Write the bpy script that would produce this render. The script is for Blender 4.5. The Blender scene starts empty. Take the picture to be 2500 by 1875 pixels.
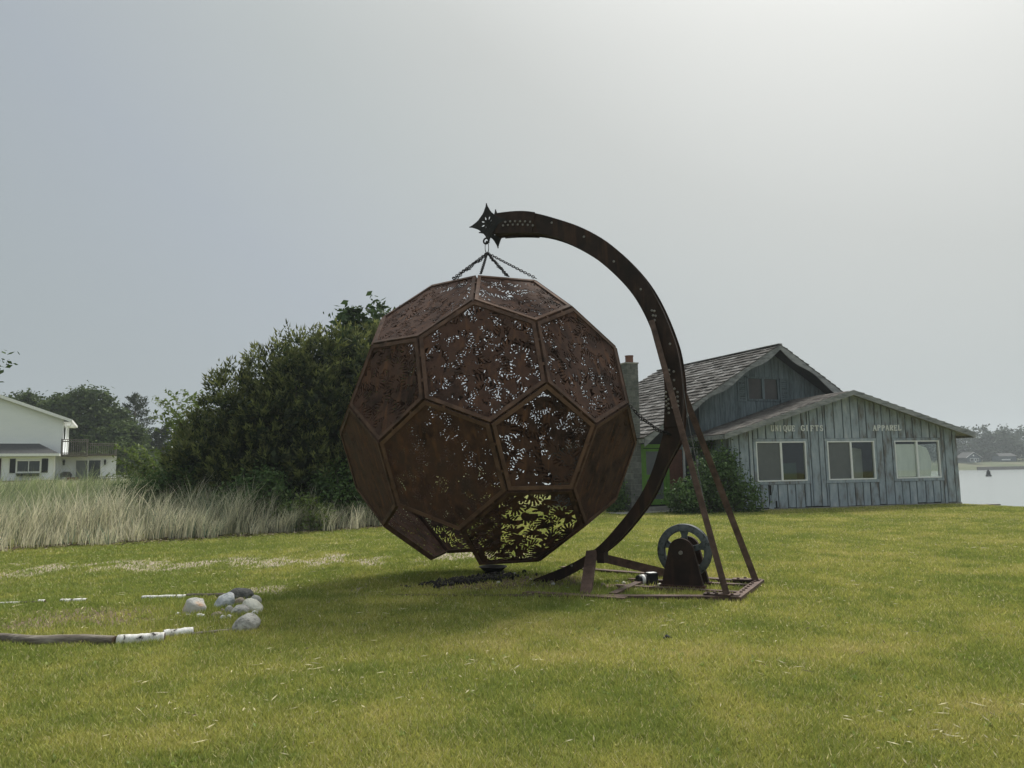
import bpy, bmesh, math, random
import numpy as np
from mathutils import Matrix, Vector

R = math.radians
sc = bpy.context.scene
col = sc.collection
rng = np.random.default_rng(7)
random.seed(7)

# ------------------------------------------------------------------ camera
EYE = 1.6
PITCH = math.atan(211.5 / 1875.0)
ROLL = R(1.0)
fwd = Vector((0, math.cos(PITCH), math.sin(PITCH)))
r0 = Vector((1, 0, 0)); u0 = r0.cross(fwd)
rt = math.cos(ROLL) * r0 - math.sin(ROLL) * u0
upv = rt.cross(fwd)
cd = bpy.data.cameras.new('camera'); cam = bpy.data.objects.new('camera', cd); col.objects.link(cam)
cd.sensor_width = 36.0; cd.lens = 27.0; cd.clip_start = 0.1; cd.clip_end = 6000
cam.matrix_world = Matrix(((rt.x, upv.x, -fwd.x, 0), (rt.y, upv.y, -fwd.y, 0), (rt.z, upv.z, -fwd.z, EYE), (0, 0, 0, 1)))
sc.camera = cam

# ------------------------------------------------------------------ sky, sun, exposure
SUN_EL, SUN_AZ = R(52), R(28)          # azimuth from +Y towards +X
sun_dir = Vector((math.sin(SUN_AZ) * math.cos(SUN_EL), math.cos(SUN_AZ) * math.cos(SUN_EL), math.sin(SUN_EL)))
world = bpy.data.worlds.new('World'); sc.world = world; world.use_nodes = True
wt = world.node_tree; wt.nodes.clear()
wo = wt.nodes.new('ShaderNodeOutputWorld'); bg = wt.nodes.new('ShaderNodeBackground')
sky = wt.nodes.new('ShaderNodeTexSky'); sky.sky_type = 'NISHITA'; sky.sun_disc = False
sky.sun_elevation = SUN_EL; sky.sun_rotation = SUN_AZ; sky.dust_density = 6.0; sky.air_density = 1.0; sky.ozone_density = 1.0
geo = wt.nodes.new('ShaderNodeTexCoord')
nrm = wt.nodes.new('ShaderNodeVectorMath'); nrm.operation = 'NORMALIZE'
wt.links.new(geo.outputs['Generated'], nrm.inputs[0])
dot = wt.nodes.new('ShaderNodeVectorMath'); dot.operation = 'DOT_PRODUCT'
glow = Vector((math.sin(R(43)) * math.cos(R(53)), math.cos(R(43)) * math.cos(R(53)), math.sin(R(53))))
dot.inputs[1].default_value = glow
wt.links.new(nrm.outputs[0], dot.inputs[0])
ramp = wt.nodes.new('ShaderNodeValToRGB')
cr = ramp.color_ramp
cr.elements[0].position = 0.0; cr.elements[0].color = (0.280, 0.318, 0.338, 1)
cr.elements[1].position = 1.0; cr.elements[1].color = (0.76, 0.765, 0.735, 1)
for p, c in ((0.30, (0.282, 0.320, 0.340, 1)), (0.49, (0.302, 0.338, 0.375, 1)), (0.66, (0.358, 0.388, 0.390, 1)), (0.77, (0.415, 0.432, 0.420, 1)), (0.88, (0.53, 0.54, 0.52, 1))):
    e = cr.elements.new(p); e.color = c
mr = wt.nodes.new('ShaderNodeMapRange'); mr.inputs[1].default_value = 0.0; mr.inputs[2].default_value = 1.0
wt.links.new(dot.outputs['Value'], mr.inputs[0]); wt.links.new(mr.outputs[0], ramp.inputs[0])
nz = wt.nodes.new('ShaderNodeTexNoise'); nz.inputs['Scale'].default_value = 1.3; nz.inputs['Detail'].default_value = 3
wt.links.new(nrm.outputs[0], nz.inputs['Vector'])
nzr = wt.nodes.new('ShaderNodeMapRange'); nzr.inputs[3].default_value = 9.6; nzr.inputs[4].default_value = 10.4
wt.links.new(nz.outputs['Fac'], nzr.inputs[0])
hs = wt.nodes.new('ShaderNodeHueSaturation'); hs.inputs['Saturation'].default_value = 0.35
wt.links.new(sky.outputs[0], hs.inputs['Color'])
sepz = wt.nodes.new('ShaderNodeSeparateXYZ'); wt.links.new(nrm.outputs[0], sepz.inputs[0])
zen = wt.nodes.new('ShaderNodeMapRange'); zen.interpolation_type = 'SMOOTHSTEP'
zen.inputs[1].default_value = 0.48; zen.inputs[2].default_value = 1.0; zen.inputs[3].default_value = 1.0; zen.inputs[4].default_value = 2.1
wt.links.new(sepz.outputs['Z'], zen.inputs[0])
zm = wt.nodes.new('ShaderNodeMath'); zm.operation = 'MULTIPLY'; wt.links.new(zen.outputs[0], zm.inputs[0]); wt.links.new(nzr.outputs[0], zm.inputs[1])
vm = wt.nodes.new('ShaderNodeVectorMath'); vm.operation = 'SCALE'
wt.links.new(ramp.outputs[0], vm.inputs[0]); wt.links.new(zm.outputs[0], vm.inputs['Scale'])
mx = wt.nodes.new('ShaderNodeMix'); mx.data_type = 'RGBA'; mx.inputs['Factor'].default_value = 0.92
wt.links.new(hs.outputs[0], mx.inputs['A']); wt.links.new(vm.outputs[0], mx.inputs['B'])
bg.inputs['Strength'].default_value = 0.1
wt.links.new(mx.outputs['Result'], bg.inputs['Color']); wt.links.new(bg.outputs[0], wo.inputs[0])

sd = bpy.data.lights.new('sun', 'SUN'); sun = bpy.data.objects.new('sun', sd); col.objects.link(sun)
sd.energy = 3.0; sd.angle = R(14); sd.color = (1.0, 0.95, 0.86)
sun.rotation_euler = sun_dir.to_track_quat('Z', 'Y').to_euler(); sun.location = (20, 30, 40)

sc.view_settings.view_transform = 'Standard'; sc.view_settings.look = 'None'
sc.view_settings.exposure = 0.35; sc.view_settings.gamma = 1.0; sc.view_settings.use_curve_mapping = False
sc.render.engine = 'CYCLES'
sc.cycles.max_bounces = 8; sc.cycles.transparent_max_bounces = 12
sc.cycles.volume_bounces = 0; sc.cycles.use_denoising = True
sc.cycles.sample_clamp_indirect = 6

# ------------------------------------------------------------------ helpers
def tag(o, label=None, cat=None, group=None, kind=None):
    if label: o['label'] = label
    if cat: o['category'] = cat
    if group: o['group'] = group
    if kind: o['kind'] = kind
    return o

def link(name, me, parent=None):
    o = bpy.data.objects.new(name, me); col.objects.link(o)
    if parent is not None: o.parent = parent
    return o

def empty(name, loc=(0, 0, 0), rz=0.0):
    o = bpy.data.objects.new(name, None); col.objects.link(o)
    o.location = loc; o.rotation_euler = (0, 0, rz); o.empty_display_size = 0.2
    return o

def np_mesh(name, V, F, mats=(), smooth=False, colattr=None):
    me = bpy.data.meshes.new(name)
    V = np.ascontiguousarray(V, dtype=np.float32); F = np.ascontiguousarray(F, dtype=np.int32)
    n, k = F.shape
    me.vertices.add(len(V)); me.vertices.foreach_set('co', V.ravel())
    me.loops.add(n * k); me.loops.foreach_set('vertex_index', F.ravel())
    me.polygons.add(n); me.polygons.foreach_set('loop_start', np.arange(n, dtype=np.int32) * k)
    if smooth: me.polygons.foreach_set('use_smooth', np.ones(n, dtype=bool))
    me.update(calc_edges=True)
    if colattr is not None:
        a = me.attributes.new('tint', 'FLOAT_COLOR', 'POINT')
        c = np.ones((len(V), 4), dtype=np.float32); c[:, :colattr.shape[1]] = colattr
        a.data.foreach_set('color', c.ravel())
    for m in mats: me.materials.append(m)
    return me

class MB:
    def __init__(s, xf=None): s.v = []; s.f = []; s.xf = xf
    def add(s, vs, fs):
        b = len(s.v); s.v += [tuple(v) for v in vs]; s.f += [tuple(i + b for i in f) for f in fs]; return s
    def box(s, c, h, rz=0.0):
        cx, cy, cz = c; hx, hy, hz = h; ca, sa = math.cos(rz), math.sin(rz); vs = []
        for z in (-hz, hz):
            for x, y in ((-hx, -hy), (hx, -hy), (hx, hy), (-hx, hy)):
                vs.append((cx + x * ca - y * sa, cy + x * sa + y * ca, cz + z))
        return s.add(vs, [(3, 2, 1, 0), (4, 5, 6, 7), (0, 1, 5, 4), (1, 2, 6, 5), (2, 3, 7, 6), (3, 0, 4, 7)])
    def b2(s, x0, x1, y0, y1, z0, z1):
        return s.box(((x0 + x1) / 2, (y0 + y1) / 2, (z0 + z1) / 2), ((x1 - x0) / 2, (y1 - y0) / 2, (z1 - z0) / 2))
    def bar(s, p, q, w, h, up=(0, 0, 1)):
        p, q, up = Vector(p), Vector(q), Vector(up); d = (q - p).normalized()
        a = d.cross(up).normalized() * (w / 2); b = a.cross(d).normalized() * (h / 2); vs = []
        for c in (p, q): vs += [c - a - b, c + a - b, c + a + b, c - a + b]
        return s.add(vs, [(3, 2, 1, 0), (4, 5, 6, 7), (0, 1, 5, 4), (1, 2, 6, 5), (2, 3, 7, 6), (3, 0, 4, 7)])
    def prism(s, pts, ext):
        n = len(pts); e = Vector(ext); P = [Vector(p) for p in pts]
        return s.add(P + [p + e for p in P], [tuple(range(n - 1, -1, -1)), tuple(range(n, 2 * n))] + [(i, (i + 1) % n, (i + 1) % n + n, i + n) for i in range(n)])
    def tube(s, path, rad, n=8, cap=True, jit=0.0):
        P = [Vector(p) for p in path]; m = len(P)
        rr = rad if hasattr(rad, '__len__') else [rad] * m
        ref = Vector((0.12, 0.2, 1)).normalized()
        if abs((P[-1] - P[0]).normalized().dot(ref)) > 0.9: ref = Vector((1, 0.1, 0))
        vs = []; fs = []
        for i, p in enumerate(P):
            d = (P[min(i + 1, m - 1)] - P[max(i - 1, 0)]).normalized()
            a = d.cross(ref).normalized(); b = d.cross(a)
            for k in range(n):
                t = 2 * math.pi * k / n; r = rr[i] * (1 + jit * (random.random() - .5))
                vs.append(p + a * (r * math.cos(t)) + b * (r * math.sin(t)))
        for i in range(m - 1):
            for k in range(n):
                k2 = (k + 1) % n; fs.append((i * n + k, i * n + k2, (i + 1) * n + k2, (i + 1) * n + k))
        if cap: fs += [tuple(range(n - 1, -1, -1)), tuple((m - 1) * n + k for k in range(n))]
        return s.add(vs, fs)
    def lathe(s, prof, n=24, o=(0, 0, 0), axis='Z', cap=True):
        vs = []; fs = []; ox, oy, oz = o
        for r, h in prof:
            for k in range(n):
                t = 2 * math.pi * k / n; a, b = r * math.cos(t), r * math.sin(t)
                vs.append((ox + a, oy + b, oz + h) if axis == 'Z' else ((ox + a, oy + h, oz + b) if axis == 'Y' else (ox + h, oy + a, oz + b)))
        m = len(prof)
        for i in range(m - 1):
            for k in range(n):
                k2 = (k + 1) % n; fs.append((i * n + k, i * n + k2, (i + 1) * n + k2, (i + 1) * n + k))
        if cap: fs += [tuple(range(n - 1, -1, -1)), tuple((m - 1) * n + k for k in range(n))]
        return s.add(vs, fs)
    def mesh(s, name, mat, smooth=False):
        me = bpy.data.meshes.new(name)
        vs = s.v if s.xf is None else [tuple(s.xf @ Vector(v)) for v in s.v]
        me.from_pydata(vs, [], s.f); me.materials.append(mat)
        bm = bmesh.new(); bm.from_mesh(me); bmesh.ops.recalc_face_normals(bm, faces=bm.faces); bm.to_mesh(me); bm.free()
        if smooth: me.polygons.foreach_set('use_smooth', np.ones(len(me.polygons), dtype=bool))
        me.update(); return me
    def build(s, name, mat, parent=None, smooth=False):
        return link(name, s.mesh(name, mat, smooth), parent)

# value noise
_lat = np.random.default_rng(3).random((256, 256))
def vnoise(x, y, sc_, oct_=3, seed=0):
    out = np.zeros_like(x, dtype=float); amp = 1.0; tot = 0
    for o in range(oct_):
        X = x / sc_ * 2 ** o + 17.3 * (o + 1) + seed * 31.7; Y = y / sc_ * 2 ** o + 5.1 * (o + 1) + seed * 11.9
        xi = np.floor(X).astype(int); yi = np.floor(Y).astype(int); fx = X - xi; fy = Y - yi
        fx = fx * fx * (3 - 2 * fx); fy = fy * fy * (3 - 2 * fy)
        g = lambda a, b: _lat[a & 255, b & 255]
        out += amp * ((g(xi, yi) * (1 - fx) + g(xi + 1, yi) * fx) * (1 - fy) + (g(xi, yi + 1) * (1 - fx) + g(xi + 1, yi + 1) * fx) * fy)
        tot += amp; amp *= 0.5
    return out / tot
def sstep(a, b, x):
    t = np.clip((x - a) / (b - a), 0, 1); return t * t * (3 - 2 * t)

# ------------------------------------------------------------------ materials
def new_mat(name):
    m = bpy.data.materials.new(name); m.use_nodes = True; t = m.node_tree; t.nodes.clear()
    return m, t, t.nodes.new('ShaderNodeOutputMaterial')
def nmat(name, cols, scale=4.0, rough=0.8, bump=0.0, bscale=40.0, stretch=(1, 1, 1), metal=0.0, rnd=0.0, detail=6.0, spec=0.3, island=False, pos=None):
    """noise-driven colour ramp; rnd adds a per-object / per-piece shift along the ramp"""
    m, t, out = new_mat(name)
    b = t.nodes.new('ShaderNodeBsdfPrincipled'); t.links.new(b.outputs[0], out.inputs[0])
    b.inputs['Roughness'].default_value = rough; b.inputs['Metallic'].default_value = metal
    b.inputs['Specular IOR Level'].default_value = spec
    tc = t.nodes.new('ShaderNodeTexCoord'); mp = t.nodes.new('ShaderNodeMapping'); mp.inputs['Scale'].default_value = stretch
    t.links.new(tc.outputs['Object'], mp.inputs[0])
    oi = t.nodes.new('ShaderNodeObjectInfo')
    addv = t.nodes.new('ShaderNodeVectorMath'); addv.operation = 'ADD'
    sv = t.nodes.new('ShaderNodeVectorMath'); sv.operation = 'SCALE'; sv.inputs[0].default_value = (31.0, 17.0, 23.0)
    t.links.new(oi.outputs['Random'], sv.inputs['Scale'])
    t.links.new(mp.outputs[0], addv.inputs[0]); t.links.new(sv.outputs[0], addv.inputs[1])
    n = t.nodes.new('ShaderNodeTexNoise'); n.inputs['Scale'].default_value = scale; n.inputs['Detail'].default_value = detail; n.inputs['Roughness'].default_value = 0.62
    t.links.new(addv.outputs[0], n.inputs['Vector'])
    src = n.outputs['Fac']
    if rnd:
        a = t.nodes.new('ShaderNodeMath'); a.operation = 'MULTIPLY_ADD'; a.inputs[1].default_value = rnd
        if island:
            g = t.nodes.new('ShaderNodeNewGeometry'); ad = t.nodes.new('ShaderNodeMath'); ad.operation = 'ADD'
            t.links.new(g.outputs['Random Per Island'], ad.inputs[0]); t.links.new(oi.outputs['Random'], ad.inputs[1])
            fr = t.nodes.new('ShaderNodeMath'); fr.operation = 'FRACT'; t.links.new(ad.outputs[0], fr.inputs[0])
            t.links.new(fr.outputs[0], a.inputs[0])
        else: t.links.new(oi.outputs['Random'], a.inputs[0])
        s2 = t.nodes.new('ShaderNodeMath'); s2.operation = 'SUBTRACT'; s2.inputs[1].default_value = rnd / 2
        t.links.new(n.outputs['Fac'], s2.inputs[0]); t.links.new(s2.outputs[0], a.inputs[2]); src = a.outputs[0]
    rp = t.nodes.new('ShaderNodeValToRGB'); e = rp.color_ramp.elements
    ps = pos or [0.3 + 0.4 * i / (len(cols) - 1) for i in range(len(cols))]
    e[0].position = ps[0]; e[0].color = (*cols[0], 1); e[1].position = ps[-1]; e[1].color = (*cols[-1], 1)
    for i in range(1, len(cols) - 1):
        q = e.new(ps[i]); q.color = (*cols[i], 1)
    t.links.new(src, rp.inputs[0]); t.links.new(rp.outputs[0], b.inputs['Base Color'])
    if bump:
        n2 = t.nodes.new('ShaderNodeTexNoise'); n2.inputs['Scale'].default_value = bscale; n2.inputs['Detail'].default_value = 5
        t.links.new(addv.outputs[0], n2.inputs['Vector'])
        bp = t.nodes.new('ShaderNodeBump'); bp.inputs['Strength'].default_value = bump; bp.inputs['Distance'].default_value = 0.02
        t.links.new(n2.outputs['Fac'], bp.inputs['Height']); t.links.new(bp.outputs[0], b.inputs['Normal'])
    return m
def leaf_mat(name, c_lo, c_hi, trans=0.35, tint=False, rough=0.6):
    """thin leaf: diffuse + translucent, colour varied leaf by leaf (or from the blade's own tint)"""
    m, t, out = new_mat(name)
    if tint:
        at = t.nodes.new('ShaderNodeAttribute'); at.attribute_name = 'tint'; csrc = at.outputs['Color']
    else:
        g = t.nodes.new('ShaderNodeNewGeometry'); tc = t.nodes.new('ShaderNodeTexCoord')
        n = t.nodes.new('ShaderNodeTexNoise'); n.inputs['Scale'].default_value = 0.9; n.inputs['Detail'].default_value = 2
        t.links.new(tc.outputs['Object'], n.inputs['Vector'])
        ma = t.nodes.new('ShaderNodeMath'); ma.operation = 'MULTIPLY_ADD'; ma.inputs[1].default_value = 0.55
        t.links.new(g.outputs['Random Per Island'], ma.inputs[0])
        ms = t.nodes.new('ShaderNodeMath'); ms.operation = 'SUBTRACT'; ms.inputs[1].default_value = 0.25
        t.links.new(n.outputs['Fac'], ms.inputs[0]); t.links.new(ms.outputs[0], ma.inputs[2])
        rp = t.nodes.new('ShaderNodeValToRGB'); rp.color_ramp.elements[0].color = (*c_lo, 1); rp.color_ramp.elements[1].color = (*c_hi, 1)
        t.links.new(ma.outputs[0], rp.inputs[0]); csrc = rp.outputs[0]
    d = t.nodes.new('ShaderNodeBsdfDiffuse'); tr = t.nodes.new('ShaderNodeBsdfTranslucent'); gl = t.nodes.new('ShaderNodeBsdfGlossy'); gl.inputs['Roughness'].default_value = 0.45
    gl.inputs['Color'].default_value = (0.8, 0.85, 0.8, 1)
    t.links.new(csrc, d.inputs[0]); t.links.new(csrc, tr.inputs[0])
    mx_ = t.nodes.new('ShaderNodeMixShader'); mx_.inputs[0].default_value = trans
    t.links.new(d.outputs[0], mx_.inputs[1]); t.links.new(tr.outputs[0], mx_.inputs[2])
    m2 = t.nodes.new('ShaderNodeMixShader'); m2.inputs[0].default_value = 0.018
    t.links.new(mx_.outputs[0], m2.inputs[1]); t.links.new(gl.outputs[0], m2.inputs[2])
    t.links.new(m2.outputs[0], out.inputs[0]); return m

M_rust = nmat('rusted_steel', [(0.022, 0.013, 0.010), (0.056, 0.031, 0.024), (0.082, 0.043, 0.031), (0.060, 0.038, 0.031)], 2.6, 0.85, 0.25, 60, rnd=0.16, metal=0.0, spec=0.2)
def streaks(m, colr, amount):
    """rust runs down the steel: thin vertical stains over the base colour"""
    t = m.node_tree; b = next(n for n in t.nodes if n.type == 'BSDF_PRINCIPLED'); src = b.inputs['Base Color'].links[0].from_socket
    g_ = t.nodes.new('ShaderNodeNewGeometry'); mp_ = t.nodes.new('ShaderNodeMapping'); mp_.inputs['Scale'].default_value = (9, 9, 0.8); t.links.new(g_.outputs['Position'], mp_.inputs[0])
    n_ = t.nodes.new('ShaderNodeTexNoise'); n_.inputs['Scale'].default_value = 1.4; n_.inputs['Detail'].default_value = 5; t.links.new(mp_.outputs[0], n_.inputs['Vector'])
    q = t.nodes.new('ShaderNodeMapRange'); q.inputs[1].default_value = 0.52; q.inputs[2].default_value = 0.72; q.inputs[4].default_value = amount; t.links.new(n_.outputs['Fac'], q.inputs[0])
    x_ = t.nodes.new('ShaderNodeMix'); x_.data_type = 'RGBA'; x_.inputs['B'].default_value = (*colr, 1); t.links.new(q.outputs[0], x_.inputs['Factor']); t.links.new(src, x_.inputs['A']); t.links.new(x_.outputs['Result'], b.inputs['Base Color'])
streaks(M_rust, (0.15, 0.068, 0.034), 0.6)
M_rust_frame = nmat('rusted_angle_iron', [(0.045, 0.027, 0.020), (0.10, 0.057, 0.041), (0.15, 0.086, 0.058)], 5, 0.8, 0.2, 70, rnd=0.2, metal=0.0, spec=0.25)
M_arm = nmat('dark_rusted_arm_steel', [(0.012, 0.008, 0.007), (0.026, 0.016, 0.013), (0.050, 0.029, 0.022)], 2.2, 0.75, 0.15, 50, metal=0.0, spec=0.2)
streaks(M_arm, (0.085, 0.042, 0.026), 0.5)
M_black = nmat('blackened_steel', [(0.012, 0.012, 0.012), (0.03, 0.027, 0.025)], 8, 0.6, 0.1, 60, metal=0.3)
M_base = nmat('rusty_base_beam', [(0.045, 0.028, 0.022), (0.095, 0.058, 0.045), (0.155, 0.10, 0.078)], 6, 0.7, 0.25, 50, rnd=0.15, metal=0.1)
M_bolt = nmat('worn_bolt_head', [(0.16, 0.15, 0.14), (0.30, 0.28, 0.26)], 20, 0.5, metal=0.4)
M_wheel = nmat('worn_blue_grey_paint', [(0.02, 0.021, 0.022), (0.075, 0.088, 0.095), (0.115, 0.13, 0.138)], 14, 0.6, 0.2, 60, pos=[0.36, 0.46, 0.7])
M_white = nmat('white_paint', [(0.76, 0.77, 0.77), (0.85, 0.86, 0.86)], 6, 0.55, rnd=0.05)
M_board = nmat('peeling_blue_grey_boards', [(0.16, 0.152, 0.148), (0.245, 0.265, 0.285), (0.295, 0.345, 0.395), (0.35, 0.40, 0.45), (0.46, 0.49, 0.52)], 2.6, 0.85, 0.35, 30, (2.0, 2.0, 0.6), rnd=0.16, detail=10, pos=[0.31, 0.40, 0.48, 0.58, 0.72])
M_gable = nmat('weathered_green_grey_boards', [(0.075, 0.095, 0.10), (0.13, 0.165, 0.178), (0.19, 0.225, 0.24)], 5.0, 0.85, 0.3, 30, (2.4, 2.4, 0.35), rnd=0.16, detail=8)
M_trim = nmat('grey_weathered_trim', [(0.13, 0.135, 0.135), (0.24, 0.25, 0.25), (0.34, 0.34, 0.335)], 5, 0.85, 0.25, 30, (0.5, 2, 2), rnd=0.12)
M_dark = nmat('dark_interior', [(0.010, 0.010, 0.011), (0.02, 0.02, 0.022)], 3, 0.9)
M_gap = nmat('dark_wall_sheathing', [(0.02, 0.022, 0.024), (0.035, 0.038, 0.04)], 4, 0.9)
M_shake = nmat('weathered_roof_shake', [(0.055, 0.05, 0.046), (0.10, 0.094, 0.089), (0.15, 0.143, 0.137), (0.26, 0.255, 0.25)], 6, 0.95, 0.4, 30, (1, 3, 3), spec=0.08, rnd=0.30, island=True)
M_asph = nmat('worn_asphalt_shingle', [(0.085, 0.078, 0.072), (0.14, 0.128, 0.118), (0.21, 0.195, 0.18)], 3, 0.9, 0.2, 60, rnd=0.3, island=True)
M_block = nmat('grey_concrete_block', [(0.085, 0.09, 0.082), (0.13, 0.135, 0.125), (0.18, 0.18, 0.168)], 6, 0.9, 0.3, 40, rnd=0.2)
M_clay = nmat('terracotta', [(0.14, 0.06, 0.04), (0.20, 0.09, 0.06)], 6, 0.85)
M_brick = nmat('red_brown_panel', [(0.10, 0.045, 0.03), (0.17, 0.07, 0.045)], 6, 0.85, rnd=0.2)
M_green = nmat('lime_green_paint', [(0.10, 0.22, 0.035), (0.15, 0.31, 0.05)], 5, 0.6)
M_conc = nmat('pale_concrete', [(0.22, 0.21, 0.19), (0.33, 0.32, 0.29)], 5, 0.9, 0.2, 40)
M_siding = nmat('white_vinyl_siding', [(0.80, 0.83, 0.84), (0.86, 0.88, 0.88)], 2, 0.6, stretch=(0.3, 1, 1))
M_roofd = nmat('charcoal_asphalt', [(0.036, 0.038, 0.039), (0.060, 0.062, 0.064), (0.10, 0.10, 0.098)], 9, 0.9, stretch=(1, 1, 3))
M_deck = nmat('grey_deck_wood', [(0.11, 0.095, 0.08), (0.17, 0.15, 0.13), (0.24, 0.22, 0.195)], 6, 0.85, stretch=(2, 2, 0.5), rnd=0.15)
M_blackp = nmat('black_paint', [(0.012, 0.013, 0.016), (0.022, 0.024, 0.028)], 5, 0.5)
M_maroon = nmat('dark_maroon_paint', [(0.025, 0.012, 0.012), (0.04, 0.018, 0.017)], 5, 0.5)
M_cover = nmat('grey_vinyl_cover', [(0.05, 0.05, 0.05), (0.09, 0.09, 0.088)], 5, 0.6)
M_bark = nmat('brown_grey_bark', [(0.05, 0.04, 0.032), (0.10, 0.085, 0.07), (0.16, 0.14, 0.12)], 10, 0.95, 0.5, 40, (1, 1, 0.3))
M_drift = nmat('grey_driftwood', [(0.06, 0.048, 0.038), (0.17, 0.145, 0.12), (0.36, 0.325, 0.275)], 7, 0.9, 0.4, 40, (0.4, 3, 3))
M_birch = nmat('white_birch_bark', [(0.03, 0.028, 0.026), (0.55, 0.53, 0.49), (0.74, 0.73, 0.70), (0.80, 0.79, 0.77)], 9, 0.8, 0.3, 40, (2.0, 1, 1), pos=[0.36, 0.42, 0.55, 0.7])
M_cutwood = nmat('dark_cut_wood', [(0.05, 0.035, 0.025), (0.16, 0.11, 0.07)], 20, 0.9, 0.3, 60)
M_cable = nmat('steel_cable', [(0.10, 0.10, 0.10), (0.2, 0.2, 0.2)], 20, 0.5, metal=0.4)

def glass_mat(name, tint, gloss=0.16):
    m, t, out = new_mat(name)
    tr = t.nodes.new('ShaderNodeBsdfTransparent'); tr.inputs[0].default_value = (*tint, 1)
    gl = t.nodes.new('ShaderNodeBsdfGlossy'); gl.inputs['Roughness'].default_value = 0.02; gl.inputs['Color'].default_value = (0.9, 0.93, 0.93, 1)
    mx_ = t.nodes.new('ShaderNodeMixShader'); lw = t.nodes.new('ShaderNodeLayerWeight'); lw.inputs[0].default_value = 0.5
    fr = t.nodes.new('ShaderNodeMath'); fr.operation = 'POWER'; fr.inputs[1].default_value = 5; t.links.new(lw.outputs['Facing'], fr.inputs[0])
    mm = t.nodes.new('ShaderNodeMath'); mm.operation = 'ADD'; mm.use_clamp = True; mm.inputs[1].default_value = gloss
    t.links.new(fr.outputs[0], mm.inputs[0]); t.links.new(mm.outputs[0], mx_.inputs[0])
    t.links.new(tr.outputs[0], mx_.inputs[1]); t.links.new(gl.outputs[0], mx_.inputs[2]); t.links.new(mx_.outputs[0], out.inputs[0]); return m
M_glass = glass_mat('window_glass', (0.93, 0.95, 0.94), 0.05)
M_screen = nmat('insect_screen', [(0.11, 0.12, 0.125), (0.14, 0.15, 0.155)], 3, 0.5, spec=0.5)
M_gdark = nmat('dark_reflecting_glass', [(0.03, 0.036, 0.036), (0.05, 0.056, 0.056)], 1.5, 0.08, spec=0.6)

# ------------------------------------------------------------------ ground
def bed_d(x, y):           # distance behind the front edge of the tall grass bed
    return (x + 11.8) * -0.56 + (y - 17.6) * 0.828
def gz(x, y):
    x = np.asarray(x, float); y = np.asarray(y, float)
    z = 0.035 * (vnoise(x, y, 3.5, 2, 1) - 0.5)
    fade = sstep(1.5, -4.0, x)
    z = z + 1.0 * sstep(0.3, 16.0, bed_d(x, y)) * fade
    z = z + 10.0 * sstep(130, 420, y) * sstep(-10, -60, x)
    d2 = (x - 18.0) + 0.2 * (y - 28.0)
    z = z - 3.2 * sstep(-0.6, 9.0, d2) * sstep(-20, 0, y)
    z = z - 3.2 * sstep(52, 80, y) * sstep(-14, 6, x) * (1 - sstep(-0.6, 9, d2))
    return z
def gz1(x, y): return float(gz(np.array([x]), np.array([y]))[0])
def sand_m(x, y):
    c = 14.15 + 0.9 * sstep(-5.5, -2.0, x) + 0.35 * np.sin(x * 0.9)
    band = np.exp(-((y - c) / 1.0) ** 2) * sstep(1.2, -1.0, x)
    n = vnoise(x * 1.1, y * 0.5, 0.5, 4, 2)
    s = sstep(0.50, 0.63, n + 0.08 * band) * sstep(0.05, 0.5, band)
    b2 = np.exp(-(((x + 3.0) / 1.6) ** 2 + ((y - 11.1) / 0.5) ** 2))
    s = np.maximum(s, sstep(0.64, 0.74, n + 0.05 * b2) * sstep(0.1, 0.5, b2))
    return s
def dirt_m(x, y):          # worn earth under the ball and around the steel base, and in the log bed
    n = vnoise(x, y, 0.5, 4, 5)
    a = np.exp(-(((x + 0.1) / 1.8) ** 2 + ((y - 11.4) / 1.0) ** 2))
    b = np.exp(-(((x - 1.7) / 1.0) ** 2 + ((y - 10.7) / 0.6) ** 2)) * 0.9
    c = np.exp(-(((x + 4.9) / 2.2) ** 2 + ((y - 9.1) / 1.1) ** 2)) * 0.78
    e = np.exp(-((bed_d(x, y) - 0.1) / 0.45) ** 2) * sstep(-1, -2.5, x) * 0.85
    m = np.maximum(np.maximum(a, b), np.maximum(c, e))
    return sstep(0.42, 0.72, m * 0.75 + n * 0.45 - 0.05) * sstep(0.08, 0.3, m)
def dry_m(x, y):
    n = vnoise(x, y, 2.6, 4, 9)
    a = 0.32 * np.exp(-(((x - 3.1) / 0.9) ** 2 + ((y - 7.1) / 0.45) ** 2))
    a = a + 0.16 * np.exp(-(((x - 0.2) / 1.6) ** 2 + ((y - 6.8) / 0.6) ** 2)) + 0.10 * np.exp(-(((x - 3.0) / 1.8) ** 2 + ((y - 4.9) / 0.9) ** 2))
    n2_ = vnoise(x, y, 0.8, 3, 14)
    return np.clip((n - 0.22) * 1.0 + (n2_ - 0.5) * 0.8 + a + 0.02 * np.clip(x, -4, 8), 0, 1)

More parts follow.
